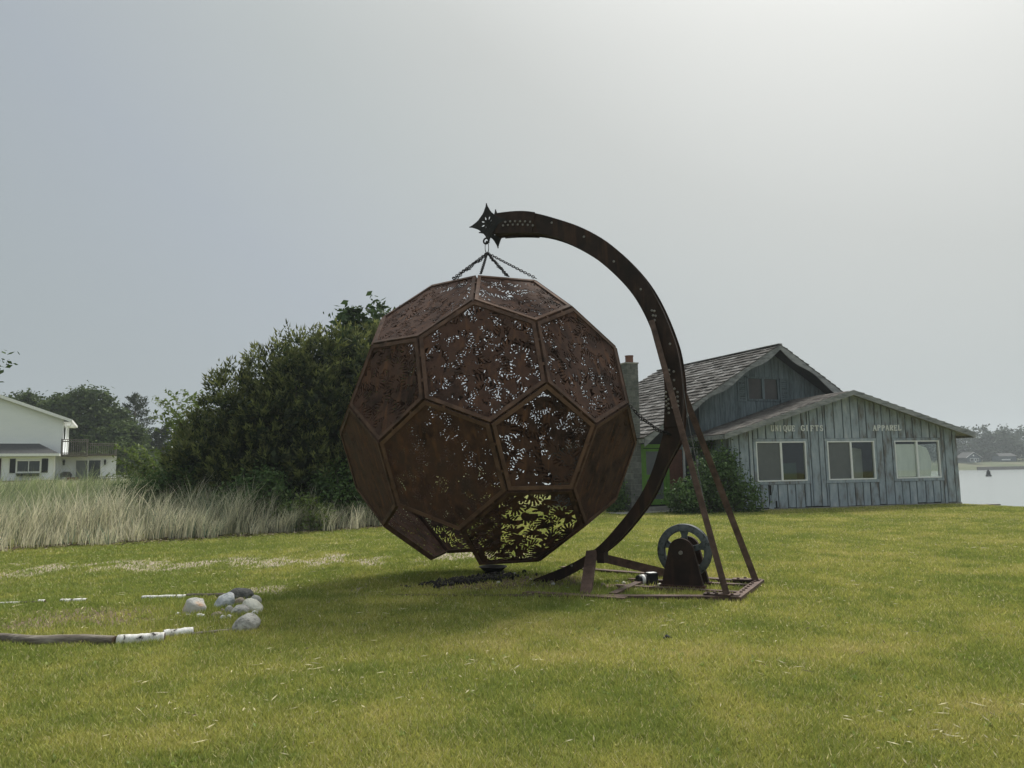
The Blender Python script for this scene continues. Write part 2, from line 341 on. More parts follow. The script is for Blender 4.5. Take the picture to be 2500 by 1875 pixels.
def axis(parts):
    out = [parts[0][0]]
    for a, b, st in parts:
        n = max(1, int(round((b - a) / st))); out += list(np.linspace(a, b, n + 1)[1:])
    return np.array(out)
gx = axis([(-700, -100, 60), (-100, -20, 4), (-20, -14, 0.8), (-14, 20, 0.2), (20, 40, 1.0), (40, 100, 6), (100, 900, 80)])
gy = axis([(-60, 0, 6), (0, 3, 0.6), (3, 33, 0.2), (33, 60, 1.0), (60, 140, 4), (140, 1500, 60)])
GX, GY = np.meshgrid(gx, gy)
GZ = gz(GX, GY); nx, ny = len(gx), len(gy)
V = np.stack([GX.ravel(), GY.ravel(), GZ.ravel()], 1)
ii = (np.arange(ny - 1)[:, None] * nx + np.arange(nx - 1)[None]).ravel()
Fq = np.stack([ii, ii + 1, ii + nx + 1, ii + nx], 1)
att = np.stack([sand_m(V[:, 0], V[:, 1]), dirt_m(V[:, 0], V[:, 1]), dry_m(V[:, 0], V[:, 1])], 1)

m, t, out = new_mat('lawn_soil')
b = t.nodes.new('ShaderNodeBsdfPrincipled'); b.inputs['Roughness'].default_value = 0.95; b.inputs['Specular IOR Level'].default_value = 0.1
t.links.new(b.outputs[0], out.inputs[0])
at = t.nodes.new('ShaderNodeAttribute'); at.attribute_name = 'tint'
sp = t.nodes.new('ShaderNodeSeparateColor'); t.links.new(at.outputs['Color'], sp.inputs[0])
tc = t.nodes.new('ShaderNodeTexCoord')
def tnoise(scale, lo, hi):
    n = t.nodes.new('ShaderNodeTexNoise'); n.inputs['Scale'].default_value = scale; n.inputs['Detail'].default_value = 6; n.inputs['Roughness'].default_value = 0.7
    t.links.new(tc.outputs['Object'], n.inputs['Vector'])
    r_ = t.nodes.new('ShaderNodeValToRGB'); r_.color_ramp.elements[0].position = 0.32; r_.color_ramp.elements[1].position = 0.68
    r_.color_ramp.elements[0].color = (*lo, 1); r_.color_ramp.elements[1].color = (*hi, 1); t.links.new(n.outputs['Fac'], r_.inputs[0]); return r_.outputs[0]
def tmix(fac, A, B):
    q = t.nodes.new('ShaderNodeMix'); q.data_type = 'RGBA'; t.links.new(fac, q.inputs['Factor']); t.links.new(A, q.inputs['A']); t.links.new(B, q.inputs['B']); return q.outputs['Result']
g1 = tnoise(14, (0.11, 0.135, 0.03), (0.20, 0.215, 0.055)); g2 = tnoise(16, (0.20, 0.175, 0.07), (0.32, 0.27, 0.12))
c1 = tmix(sp.outputs['Blue'], g1, g2)
c2 = tmix(sp.outputs['Green'], c1, tnoise(30, (0.08, 0.06, 0.04), (0.24, 0.19, 0.125)))
c3 = tmix(sp.outputs['Red'], c2, tnoise(22, (0.26, 0.22, 0.165), (0.42, 0.365, 0.29)))
t.links.new(c3, b.inputs['Base Color'])
n2 = t.nodes.new('ShaderNodeTexNoise'); n2.inputs['Scale'].default_value = 25; n2.inputs['Detail'].default_value = 6; t.links.new(tc.outputs['Object'], n2.inputs['Vector'])
bp = t.nodes.new('ShaderNodeBump'); bp.inputs['Strength'].default_value = 0.6; bp.inputs['Distance'].default_value = 0.05
t.links.new(n2.outputs['Fac'], bp.inputs['Height']); t.links.new(bp.outputs[0], b.inputs['Normal'])
M_ground = m
tag(link('ground', np_mesh('ground', V, Fq, [M_ground], True, att)), kind='structure')

# water
m, t, out = new_mat('lake_water')
b = t.nodes.new('ShaderNodeBsdfPrincipled'); t.links.new(b.outputs[0], out.inputs[0])
b.inputs['Base Color'].default_value = (0.24, 0.27, 0.27, 1); b.inputs['Roughness'].default_value = 0.22; b.inputs['IOR'].default_value = 1.33
tc = t.nodes.new('ShaderNodeTexCoord'); mp = t.nodes.new('ShaderNodeMapping'); mp.inputs['Scale'].default_value = (0.35, 1.0, 1); t.links.new(tc.outputs['Object'], mp.inputs[0])
n = t.nodes.new('ShaderNodeTexNoise'); n.inputs['Scale'].default_value = 0.9; n.inputs['Detail'].default_value = 4; t.links.new(mp.outputs[0], n.inputs['Vector'])
bp = t.nodes.new('ShaderNodeBump'); bp.inputs['Strength'].default_value = 0.5; bp.inputs['Distance'].default_value = 0.05
t.links.new(n.outputs['Fac'], bp.inputs['Height']); t.links.new(bp.outputs[0], b.inputs['Normal'])
M_water = m
tag(MB().add([(-20, -80, -1.5), (900, -80, -1.5), (900, 700, -1.5), (-20, 700, -1.5)], [(0, 1, 2, 3)]).build('water', M_water), kind='structure')

# far shore
M_shore = nmat('far_shore_grass', [(0.06, 0.08, 0.035), (0.09, 0.105, 0.05), (0.16, 0.145, 0.10)], 0.08, 0.95)
xs = np.linspace(60, 640, 60); prof = [(-6, -2.2), (0, -1.4), (3, -0.6), (14, 1.2), (40, 2.2), (160, 6), (400, 14)]
VV = []
for x in xs:
    y0 = 318 + 10 * math.sin(x * 0.012) + 3 * math.sin(x * 0.06)
    for dy, z in prof: VV.append((x, y0 + dy, z + (0.3 * math.sin(x * 0.2 + dy) if dy > 3 else 0)))
k = len(prof); FF = [(i * k + j, (i + 1) * k + j, (i + 1) * k + j + 1, i * k + j + 1) for i in range(len(xs) - 1) for j in range(k - 1)]
tag(link('far_shore', np_mesh('far_shore', np.array(VV), np.array(FF), [M_shore], True)), kind='structure')

# ------------------------------------------------------------------ lawn blades (one mass of grass)
def rnd_dirs(n, g):
    a = g.random(n) * 2 * np.pi; return np.cos(a), np.sin(a)
def tri_blades(P, h, w, lean, g):
    n = len(P); a = g.random(n) * 2 * np.pi; sx, sy = np.cos(a) * w / 2, np.sin(a) * w / 2
    la = g.random(n) * 2 * np.pi
    V = np.empty((n, 3, 3), np.float32)
    V[:, 0] = P + np.stack([-sx, -sy, -0.004 + 0 * sx], 1); V[:, 1] = P + np.stack([sx, sy, -0.004 + 0 * sx], 1)
    V[:, 2] = P + np.stack([np.cos(la) * lean, np.sin(la) * lean, h], 1)
    return V.reshape(-1, 3), np.arange(3 * n).reshape(-1, 3)
g = np.random.default_rng(11)
N = 1400000
u_ = g.random(N); D0, D1 = 3.3, 33.0
D = D0 * (D1 / D0) ** u_
X = (g.random(N) * 2 - 1) * (0.70 * D + 2.6)
keep = np.ones(N, bool)
keep &= (bed_d(X, D) < 0.7) | (X > -1.5)
ph = R(15.71)
def shop_mask(x, y):
    a = (x - 7.869) * math.cos(ph) + (y - 27.855) * math.sin(ph); d = -(x - 7.869) * math.sin(ph) + (y - 27.855) * math.cos(ph)
    a1 = (x - 12.035) * math.cos(R(24)) + (y - 32.247) * math.sin(R(24)); d1 = -(x - 12.035) * math.sin(R(24)) + (y - 32.247) * math.cos(R(24))
    return ((a > -0.05) & (a < 10.2) & (d > -0.05)) | ((a1 > -8.8) & (d1 > -0.35))
keep &= ~shop_mask(X, D)
keep &= (X - 18.0) + 0.2 * (D - 28.0) < 2.5
keep &= g.random(N) > 0.76 * sand_m(X, D)
keep &= g.random(N) > 0.80 * dirt_m(X, D)
X, D = X[keep], D[keep]; n = len(X)
clump = vnoise(X, D, 0.22, 2, 21)
P = np.stack([X, D, gz(X, D)], 1)
sz = 0.7 + 0.8 * clump
longer = np.exp(-(((X + 4.2) / 1.5) ** 2 + ((D - 9.0) / 1.2) ** 2)) * 0.5 + 0.5 * np.exp(-(((X - 1.8) / 1.8) ** 2 + ((D - 10.3) / 0.9) ** 2))
h = (0.016 + 0.026 * g.random(n)) * sz * (1 + longer) * (1 + 0.015 * D)
w = (0.0045 + 0.00110 * D) * (0.7 + 0.6 * g.random(n))
lean = (0.008 + 0.038 * g.random(n)) * sz * (1 + 0.015 * D)
Vb, Fb = tri_blades(P, h, w, lean, g)
dry = dry_m(X, D)
mixv = np.clip(dry * 0.62 + 0.45 * (g.random(n) - 0.5) + 0.75 * (vnoise(X, D, 0.38, 3, 30) - 0.5), 0, 1)
ga = np.array([0.235, 0.285, 0.064]); gb = np.array([0.440, 0.430, 0.115]); gc = np.array([0.62, 0.52, 0.26])
t1 = np.clip(mixv * 2, 0, 1)[:, None]; t2 = np.clip(mixv * 2 - 1, 0, 1)[:, None]
cc = (ga * (1 - t1) + gb * t1) * (1 - t2) + gc * t2
straw = g.random(n) < 0.035 + 0.10 * dry
cc[straw] = np.array([0.60, 0.54, 0.30]) * (0.8 + 0.4 * g.random(straw.sum()))[:, None]
cc *= (0.75 + 0.5 * g.random(n))[:, None]
M_blade = leaf_mat('grass_blade', None, None, 0.40, tint=True)
tag(link('lawn_grass', np_mesh('lawn_grass', Vb, Fb, [M_blade], False, np.repeat(cc, 3, 0))), 'short mown lawn, green with straw-yellow patches', 'grass', kind='stuff')
del Vb, Fb, P, cc

g = np.random.default_rng(12); n = 5200
D = 3.5 * (24 / 3.5) ** g.random(n); X = (g.random(n) * 2 - 1) * (0.7 * D + 1.2)
k = ((bed_d(X, D) < 0.2) | (X > -1.5)) & (vnoise(X, D, 0.9, 3, 77) > 0.42 + 0.2 * g.random(n)); X, D = X[k], D[k]; n = len(X)
a = g.random(n) * 6.28; ln = (0.03 + 0.09 * g.random(n) ** 2) * (1 + 0.02 * D); zz = gz(X, D) + 0.022 + 0.02 * g.random(n)
P = np.stack([X, D, zz], 1); A = np.stack([np.cos(a), np.sin(a), 0.35 * (g.random(n) - 0.5)], 1) * (ln / 2)[:, None]; B = np.stack([-np.sin(a), np.cos(a), 0.3 + 0 * a], 1) * (0.0022 + 0.0005 * D)[:, None]
cl = np.array([0.66, 0.60, 0.38]) * (0.5 + 0.7 * g.random(n))[:, None]; bk = g.random(n) < 0.10; cl[bk] = (0.10, 0.07, 0.045)
tag(link('grass_clippings', np_mesh('grass_clippings', np.stack([P - A, P + B, P + A, P - B], 1).reshape(-1, 3), np.arange(4 * n).reshape(-1, 4), [M_blade], False, np.repeat(cl, 4, 0))), 'dry straw clippings and leaf bits scattered over the lawn', 'clippings', kind='stuff')

g = np.random.default_rng(13); n0 = 1500; per = 7
D = 3.6 * (20 / 3.6) ** g.random(n0); X = (g.random(n0) * 2 - 1) * (0.7 * D + 1.2)
k = ((bed_d(X, D) < 0.1) | (X > -1.5)) & (vnoise(X, D, 1.6, 3, 88) > 0.50) & ~shop_mask(X, D); X, D = X[k], D[k]; n0 = len(X)
a = (np.arange(per) / per * 6.28)[None] + g.random((n0, 1)) * 6 + 0.3 * g.normal(size=(n0, per)); L = (0.013 + 0.018 * g.random((n0, 1))) * (0.7 + 0.6 * g.random((n0, per))) * (1 + 0.03 * D[:, None])
up_ = 0.35 + 0.5 * g.random((n0, per)); a, L, up_ = a.ravel(), L.ravel(), up_.ravel(); C = np.repeat(np.stack([X, D, gz(X, D) + 0.008], 1), per, 0)
T = np.stack([np.cos(a), np.sin(a), up_], 1) * L[:, None]; S = np.stack([-np.sin(a), np.cos(a), 0 * a], 1) * (L * 0.26)[:, None]; m_ = len(C)
cl = np.repeat(np.where(g.random((n0, 1)) < 0.7, np.array([[0.19, 0.26, 0.05]]), np.array([[0.28, 0.32, 0.09]])), per, 0) * (0.7 + 0.6 * g.random(m_))[:, None]
tag(link('lawn_weeds', np_mesh('lawn_weeds', np.stack([C, C + T * 0.6 + S, C + T, C + T * 0.6 - S], 1).reshape(-1, 3), np.arange(4 * m_).reshape(-1, 4), [M_blade], False, np.repeat(cl, 4, 0))), 'broad-leaved weeds and clover dotted through the lawn', 'weeds', kind='stuff')

# ------------------------------------------------------------------ tall dune grass
def long_blades(P, h, w, bx, by, g, segs=4):
    """tapering arched blades; bx,by = sideways travel of the tip"""
    n = len(P); a = g.random(n) * np.pi; sx, sy = np.cos(a), np.sin(a) * 0.6
    ts = np.linspace(0, 1, segs + 1); V = np.empty((n, 2 * segs + 1, 3), np.float32)
    for i, tt in enumerate(ts):
        cx = P[:, 0] + bx * tt ** 2.2; cy = P[:, 1] + by * tt ** 2.2; cz = P[:, 2] + h * (tt - 0.22 * np.clip(np.hypot(bx, by) / h, 0, 1.2) * tt ** 3)
        ww = w * (1 - tt) ** 0.6 / 2
        if i < segs:
            V[:, 2 * i] = np.stack([cx - sx * ww, cy - sy * ww, cz], 1); V[:, 2 * i + 1] = np.stack([cx + sx * ww, cy + sy * ww, cz], 1)
        else: V[:, 2 * i] = np.stack([cx, cy, cz], 1)
    base = (np.arange(n) * (2 * segs + 1))[:, None]; F = []
    for i in range(segs - 1):
        F += [base + np.array([2 * i, 2 * i + 1, 2 * i + 3]), base + np.array([2 * i, 2 * i + 3, 2 * i + 2])]
    F.append(base + np.array([2 * segs - 2, 2 * segs - 1, 2 * segs]))
    return V.reshape(-1, 3), np.stack(F, 1).reshape(-1, 3), 2 * segs + 1
g = np.random.default_rng(5)
def bed_points(n, d0, d1, pw):
    s = g.random(n) * 19.0 - 5.0; d = d0 + (d1 - d0) * g.random(n) ** pw
    ex, ey = 0.828, 0.56
    x = -11.8 + s * ex - d * 0.56; y = 17.6 + s * ey + d * 0.828
    jit = 2.6 * (vnoise(x, y, 0.8, 3, 40) - 0.5); return x - 0.56 * jit, y + 0.828 * jit, d + jit
x, y, d = bed_points(52000, 0.0, 10.0, 1.25)
tuss = vnoise(x, y, 0.55, 3, 41)
k = (tuss > 0.46 - 0.26 * g.random(len(x))) & (x < -1.2 + 0.4 * g.random(len(x))) & (x > -17)
x, y, d, tuss = x[k], y[k], d[k], tuss[k]; n = len(x)
taper = sstep(-1.0, -4.5, x)
h = (0.55 + 0.75 * g.random(n)) * (0.30 + 1.45 * tuss) * (0.55 + 0.45 * taper) * (0.55 + 0.45 * sstep(-0.3, 1.6, d))
bx = h * (0.08 + 0.55 * g.random(n) ** 1.5) * np.where(g.random(n) < 0.70, 1, -0.8); by = h * 0.35 * (g.random(n) - 0.6)
P = np.stack([x, y, gz(x, y) - 0.02], 1)
Vb, Fb, kk = long_blades(P, h, 0.012 + 0.014 * g.random(n), bx, by, g)
gr = np.clip(sstep(1.8, 6.0, d + 1.3 * (vnoise(x, y, 1.5, 2, 44) - 0.5)) * 0.9 + 0.22 + 0.7 * (g.random(n) - 0.5) + 0.35 * (1 - taper), 0, 1)[:, None]
strawc = np.array([0.84, 0.78, 0.60]); greenc = np.array([0.30, 0.36, 0.17])
cc = strawc * (1 - gr) + greenc * gr
blu = g.random(n) < 0.12; cc[blu] = np.array([0.17, 0.24, 0.17])
cc *= (0.35 + 0.95 * g.random(n))[:, None]
ccv = np.repeat(cc, kk, 0)
tag(link('dune_grass', np_mesh('dune_grass', Vb, Fb, [M_blade], False, ccv)), 'tall straw-coloured dune grass in a deep bed', 'tall grass', kind='stuff')
x, y, d = bed_points(24000, 7.0, 34.0, 1.0)
k = (x > -45) & (x < -3); x, y, d = x[k], y[k], d[k]; n = len(x)
h = (0.28 + 0.36 * g.random(n)) * (0.6 + 0.8 * vnoise(x, y, 1.1, 2, 47)); P = np.stack([x, y, gz(x, y)], 1)
Vb, Fb, kk = long_blades(P, h, 0.02 + 0.02 * g.random(n), h * 0.5 * (g.random(n) - 0.3), h * 0.2 * (g.random(n) - 0.5), g, 3)
cc = np.where(g.random((n, 1)) < 0.45, np.array([[0.66, 0.61, 0.44]]), np.array([[0.30, 0.36, 0.17]])) * (0.6 + 0.8 * g.random(n))[:, None]
tag(link('meadow_grass', np_mesh('meadow_grass', Vb, Fb, [M_blade], False, np.repeat(cc, kk, 0))), 'green meadow grass in front of the white house', 'tall grass', kind='stuff')

# litter of dead leaves and sticks at the foot of the tall grass
g = np.random.default_rng(9); n = 2600
s = g.random(n) * 15 - 3; d = 0.40 * g.normal(size=n) - 0.02
x = -11.8 + s * 0.828 - d * 0.56; y = 17.6 + s * 0.56 + d * 0.828
P = np.stack([x, y, gz(x, y) + 0.01 + 0.05 * g.random(n)], 1)
ln = 0.03 + 0.10 * g.random(n) ** 2; a = g.random(n) * 6.28; wd = 0.012 + 0.03 * g.random(n)
A = np.stack([np.cos(a), np.sin(a), 0.5 * (g.random(n) - 0.5)], 1) * ln[:, None]; B = np.stack([-np.sin(a), np.cos(a), 0.6 * (g.random(n) - 0.3)], 1) * wd[:, None]
Vl = np.stack([P - A, P + B, P + A, P - B], 1).reshape(-1, 3)
cl = np.array([0.10, 0.075, 0.05]) * (0.3 + 1.6 * g.random(n) ** 2)[:, None]; pale = g.random(n) < 0.14; cl[pale] = (0.42, 0.36, 0.26)
tag(link('leaf_litter', np_mesh('leaf_litter', Vl, np.arange(4 * n).reshape(-1, 4), [M_blade], False, np.repeat(cl, 4, 0))), 'brown dead leaves and twigs along the foot of the tall grass', 'leaf litter', kind='stuff')

# ------------------------------------------------------------------ foliage
def leaf_quads(C, A, Bv, tint=None):
    V = np.stack([C - A, C + Bv, C + A, C - Bv], 1).reshape(-1, 3)
    return V, np.arange(len(V)).reshape(-1, 4)
def unit(v): return v / np.maximum(np.linalg.norm(v, axis=1, keepdims=True), 1e-9)
def shell_points(blobs, n, g, inner=0.72, zmin=None, power=1.0):
    out = []; B = np.array(blobs, float); vol = (B[:, 3] * B[:, 4] * B[:, 5]) ** (2 / 3); pr = vol / vol.sum()
    idx = g.choice(len(B), n, p=pr); u = unit(g.normal(size=(n, 3)))
    rr = inner + (1 - inner) * g.random(n) ** power
    Pn = B[idx, :3] + u * B[idx, 3:6] * rr[:, None]
    # drop points deep inside another blob
    ok = np.ones(n, bool)
    for b_ in B: ok &= (((Pn - b_[:3]) / b_[3:6]) ** 2).sum(1) > (inner - 0.12) ** 2
    if zmin is not None: ok &= Pn[:, 2] > zmin
    nr = unit((Pn - B[idx, :3]) / B[idx, 3:6] ** 2)
    return Pn[ok], nr[ok]
def broadleaf(blobs, nclump, per, leaf, g, spread=0.25, inner=0.7, zmin=None, droop=0.0, aspect=0.5):
    C, Nn = shell_points(blobs, nclump, g, inner, zmin)
    k = len(C); Cc = np.repeat(C, per, 0) + g.normal(size=(k * per, 3)) * spread * (0.5 + g.random((k, 1, 1)).repeat(per, 1).reshape(-1, 1))
    Nc = np.repeat(Nn, per, 0)
    if zmin is not None: Cc[:, 2] = np.maximum(Cc[:, 2], zmin)
    nn = unit(Nc * 0.5 + np.array([0, 0, 0.55]) + g.normal(size=Cc.shape) * 0.55)
    t_ = unit(np.cross(nn, g.normal(size=Cc.shape))); t_[:, 2] -= droop; t_ = unit(t_)
    s_ = unit(np.cross(nn, t_)); L = leaf * (0.6 + 0.8 * g.random((len(Cc), 1)))
    return leaf_quads(Cc, t_ * L / 2, s_ * L * aspect / 2)
def limbs(base, top, r, n, reach, g, nseg=6, zlo=0.35):
    mb = MB(); b_, t_ = Vector(base), Vector(top)
    pts = [b_.lerp(t_, i / nseg) + Vector((g.normal() * r * 0.8, g.normal() * r * 0.8, 0)) * (1 if i else 0) for i in range(nseg + 1)]
    mb.tube(pts, [r * (1 - 0.8 * i / nseg) for i in range(nseg + 1)], 8)
    for k in range(n):
        f = zlo + (0.95 - zlo) * (k + 0.5) / n; p = b_.lerp(t_, f); a = g.random() * 6.28; l = reach * (1.1 - 0.6 * f) * (0.7 + 0.5 * g.random())
        q = p + Vector((math.cos(a) * l, math.sin(a) * l, l * (0.25 + 0.5 * g.random())))
        mid = p.lerp(q, 0.5) + Vector((0, 0, -0.06 * l))
        mb.tube([p, mid, q], [r * (0.5 - 0.3 * f), r * 0.25, r * 0.08], 5)
    return mb
def tree(name, label, cat, base, top, r, blobs, crown_mat, g, nclump, per, leaf, group=None, spread=0.25, inner=0.65, nl=10, reach=None, zmin=None, droop=0.0, aspect=0.5):
    o = empty(name, base); tag(o, label, cat, group)
    B = Vector(base)
    limbs((0, 0, -0.15), Vector(top) - B, r, nl, reach or max(b[3] for b in blobs) * 0.8, g).build('trunk', M_bark, o, True)
    bl = [(b[0] - B.x, b[1] - B.y, b[2] - B.z, *b[3:]) for b in blobs]
    V, F = broadleaf(bl, nclump, per, leaf, g, spread, inner, zmin, droop, aspect)
    link('crown', np_mesh('crown', V, F, [crown_mat]), o)
    return o

L_jun = leaf_mat('juniper_sprays', (0.024, 0.044, 0.015), (0.185, 0.205, 0.062), 0.35)
L_broad = leaf_mat('dark_broad_leaf', (0.022, 0.042, 0.014), (0.070, 0.115, 0.035), 0.3)
L_light = leaf_mat('light_green_leaf', (0.06, 0.10, 0.02), (0.17, 0.22, 0.06), 0.45)
L_shrub = leaf_mat('shrub_leaf', (0.030, 0.065, 0.018), (0.13, 0.21, 0.060), 0.35)
L_back = leaf_mat('background_tree_leaf', (0.022, 0.042, 0.012), (0.100, 0.138, 0.036), 0.3)
L_pine = leaf_mat('pine_needles', (0.020, 0.034, 0.018), (0.075, 0.09, 0.045), 0.2)
L_far = leaf_mat('far_wood_leaf', (0.018, 0.034, 0.018), (0.055, 0.080, 0.035), 0.1)

# big juniper
def juniper():
    g = np.random.default_rng(21)
    bx, by = -7.3, 25.6; b0 = gz1(bx, by)
    o = empty('juniper_tree', (bx, by, b0))
    tag(o, 'large dense dark juniper behind the tall grass beside the rusty ball', 'tree')
    blobs = np.array([(0.55, 0.0, 3.0, 2.1, 2.0, 2.6), (-1.0, -0.2, 2.5, 1.7, 1.6, 2.25), (2.2, 0.0, 3.3, 1.7, 1.6, 2.5), (-2.2, -0.5, 1.4, 1.25, 1.2, 1.45), (0.3, -0.8, 1.4, 2.6, 1.5, 1.6), (1.4, -0.2, 4.35, 1.5, 1.3, 1.45), (0.0, -0.2, 4.0, 1.1, 1.1, 1.2)])
    C0, N0 = shell_points(blobs, 260, g, 0.95, 0.2)
    lump = 0.38 + 0.34 * g.random(len(C0))
    blobs = np.concatenate([blobs, np.column_stack([C0 - N0 * 0.1, lump, lump, lump * 1.15])])
    mb = MB()
    for k in range(9):
        a = k * 0.7; q = Vector((2.4 * math.cos(a), 1.4 * math.sin(a), 3.2 + 1.5 * math.sin(k * 2.1)))
        mb.tube([(0.25 * math.cos(a), 0.25 * math.sin(a), -0.2), q * 0.45 + Vector((0, 0, 0.4)), q], [0.11, 0.07, 0.02], 6)
    mb.build('trunk', M_bark, o, True)
    C, Nn = shell_points(blobs, 6200, g, 0.80, -0.1)
    up = np.array([0, 0, 1.0]); k = len(C)
    ax = unit(Nn * 0.6 + up * 0.9 + g.normal(size=C.shape) * 0.25)
    L = 0.26 + 0.30 * g.random(k); L[Nn[:, 2] > 0.75] *= 1.3
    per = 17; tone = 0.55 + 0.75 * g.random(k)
    t_ = g.random((k, per)).ravel(); Ci = np.repeat(C, per, 0); Ai = np.repeat(ax, per, 0); Li = np.repeat(L, per); To = np.repeat(tone, per)
    rad = 0.15 * (1 - t_) ** 0.8 * (Li / 0.4); rd = unit(np.cross(Ai, g.normal(size=Ai.shape)))
    P = Ci + Ai * (t_ * Li)[:, None] + rd * (rad * np.sqrt(g.random(len(t_))))[:, None]
    d = unit(Ai * 0.9 + rd * 0.6 + g.normal(size=Ai.shape) * 0.2); s = unit(np.cross(d, g.normal(size=Ai.shape)))
    l = 0.11 + 0.11 * g.random(len(t_)); hw_ = 0.022 + 0.016 * g.random((len(t_), 1))
    V = np.stack([P - s * hw_, P + s * hw_, P + d * l[:, None]], 1).reshape(-1, 3)
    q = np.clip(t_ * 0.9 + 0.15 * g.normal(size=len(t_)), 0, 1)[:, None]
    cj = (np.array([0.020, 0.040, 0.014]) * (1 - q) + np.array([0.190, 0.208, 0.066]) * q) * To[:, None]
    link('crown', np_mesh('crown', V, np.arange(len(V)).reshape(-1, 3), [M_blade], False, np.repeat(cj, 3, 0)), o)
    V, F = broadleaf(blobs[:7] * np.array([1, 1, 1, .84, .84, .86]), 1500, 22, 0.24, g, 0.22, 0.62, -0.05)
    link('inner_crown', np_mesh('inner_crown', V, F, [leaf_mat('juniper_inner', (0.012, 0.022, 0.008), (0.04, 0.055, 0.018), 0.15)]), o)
juniper()

g = np.random.default_rng(31)
z0 = gz1(-5.3, 28.2)
tree('chestnut_tree', 'broad-leaved tree with large drooping leaves showing above the juniper and behind the ball', 'tree', (-5.3, 28.2, z0), (-5.2, 28.2, 6.9), 0.16,
     [(-6.1, 28.0, 7.15, 0.62, 0.6, 0.55), (-6.3, 28.1, 6.5, 0.7, 0.6, 0.5), (-5.0, 28.2, 7.2, 0.85, 0.8, 0.75), (-5.2, 28.2, 6.3, 1.1, 1.0, 0.9), (-4.5, 28.3, 5.2, 1.5, 1.3, 1.6), (-5.9, 28.2, 5.6, 1.0, 1.0, 0.9)], L_broad, g, 170, 26, 0.25, spread=0.16, inner=0.6, nl=9, reach=1.2, droop=0.55, aspect=0.55)

# light green arching shrub left of the juniper
def arching(name, label, x, y, mat, n, L, hgt, g, leaf=0.13, spreadx=1.0, lean=0.0):
    z = gz1(x, y); o = empty(name, (x, y, z)); tag(o, label, 'shrub'); mb = MB(); Cs = []; Ts = []
    for k in range(n):
        a = g.random() * 6.28; l = L * (0.55 + 0.5 * g.random()); hh = hgt * (0.55 + 0.5 * g.random())
        pts = []
        for i in range(9):
            s = i / 8; pts.append(Vector((math.cos(a) * l * spreadx * s ** 1.4 + lean * s, math.sin(a) * l * 0.8 * s ** 1.4, hh * (1.25 * s - 0.30 * s ** 3) / 0.95)))
        mb.tube(pts, [0.012 * (1.1 - i / 8.5) for i in range(9)], 4)
        for i in range(2, 8):
            for q in range(9):
                f = g.random(); p = pts[i].lerp(pts[i + 1], f) if i < 8 else pts[8]
                Cs.append(p); Ts.append((pts[i + 1] - pts[i]).normalized())
    mb.build('stem', M_bark, o, True)
    C = np.array([tuple(c) for c in Cs]); T = np.array([tuple(c) for c in Ts]); m_ = len(C)
    side = unit(np.cross(T, np.array([0, 0, 1.0]) + g.normal(size=T.shape) * 0.4)) * np.where(g.random((m_, 1)) < 0.5, -1, 1)
    d = unit(side + T * 0.5 + g.normal(size=T.shape) * 0.3); w_ = unit(np.cross(d, g.normal(size=T.shape) * 0.5 + np.array([0, 0, 1.0]))); w_ = unit(np.cross(w_, d) * 0.3 + w_)
    l = leaf * (0.6 + 0.7 * g.random((m_, 1)))
    V, F = leaf_quads(C + d * l * 0.5, d * l / 2, w_ * l * 0.22)
    link('foliage', np_mesh('foliage', V, F, [mat]), o); return o
g = np.random.default_rng(41)
arching('arching_shrub', 'light green shrub with long arching shoots beside the juniper', -10.3, 26.4, L_light, 130, 2.0, 4.1, g, 0.17)
arching('arching_shrub', 'pale green low shrub with arching shoots towards the white house', -12.2, 27.2, L_light, 70, 1.9, 2.2, g, 0.16)
def leafy_shrub(name, label, x, y, blobs, mat, g, ncl, per, leaf, cat='shrub', spread=0.13, inner=0.55):
    z = gz1(x, y); o = empty(name, (x, y, z)); tag(o, label, cat)
    mb = MB()
    for b_ in blobs:
        for k in range(7):
            a = g.random() * 6.28; mb.tube([(b_[0] * 0.4, b_[1] * 0.4, -0.05), (b_[0] + 0.4 * b_[3] * math.cos(a), b_[1] + 0.4 * b_[4] * math.sin(a), b_[2]), (b_[0] + 0.8 * b_[3] * math.cos(a), b_[1] + 0.8 * b_[4] * math.sin(a), b_[2] + 0.7 * b_[5])], [0.018, 0.012, 0.005], 4)
    mb.build('stem', M_bark, o)
    V, F = broadleaf(blobs, ncl, per, leaf, g, spread, inner, 0.02)
    link('foliage', np_mesh('foliage', V, F, [mat]), o); return o
leafy_shrub('leafy_shrub', 'green leafy shrub in front of the juniper, half sunk in tall grass', -7.6, 22.9, [(0, 0, 0.8, 0.95, 0.8, 0.8), (-0.8, 0, 0.6, 0.6, 0.6, 0.6), (0.3, 0, 1.2, 0.55, 0.5, 0.5)], L_shrub, g, 430, 20, 0.12)
leafy_shrub('leafy_shrub', 'green leafy shrub between the juniper and the rusty ball', -5.2, 23.6, [(0, 0, 0.95, 1.0, 0.8, 0.9), (0.7, 0.2, 0.8, 0.8, 0.7, 0.8), (-0.4, 0, 1.4, 0.6, 0.5, 0.45)], L_shrub, g, 470, 20, 0.12)
leafy_shrub('leafy_shrub', 'low light green weed shrub at the edge of the dune grass', -6.05, 22.0, [(0, 0, 0.5, 0.6, 0.4, 0.5), (0.4, 0, 0.35, 0.4, 0.3, 0.35)], L_light, g, 130, 16, 0.11)
leafy_shrub('leafy_shrub', 'dark bushy undergrowth at the left foot of the juniper', -10.6, 24.3, [(0, 0, 0.8, 1.2, 0.8, 0.9), (-1.3, 0.4, 0.6, 0.9, 0.8, 0.7)], L_shrub, g, 420, 20, 0.13)

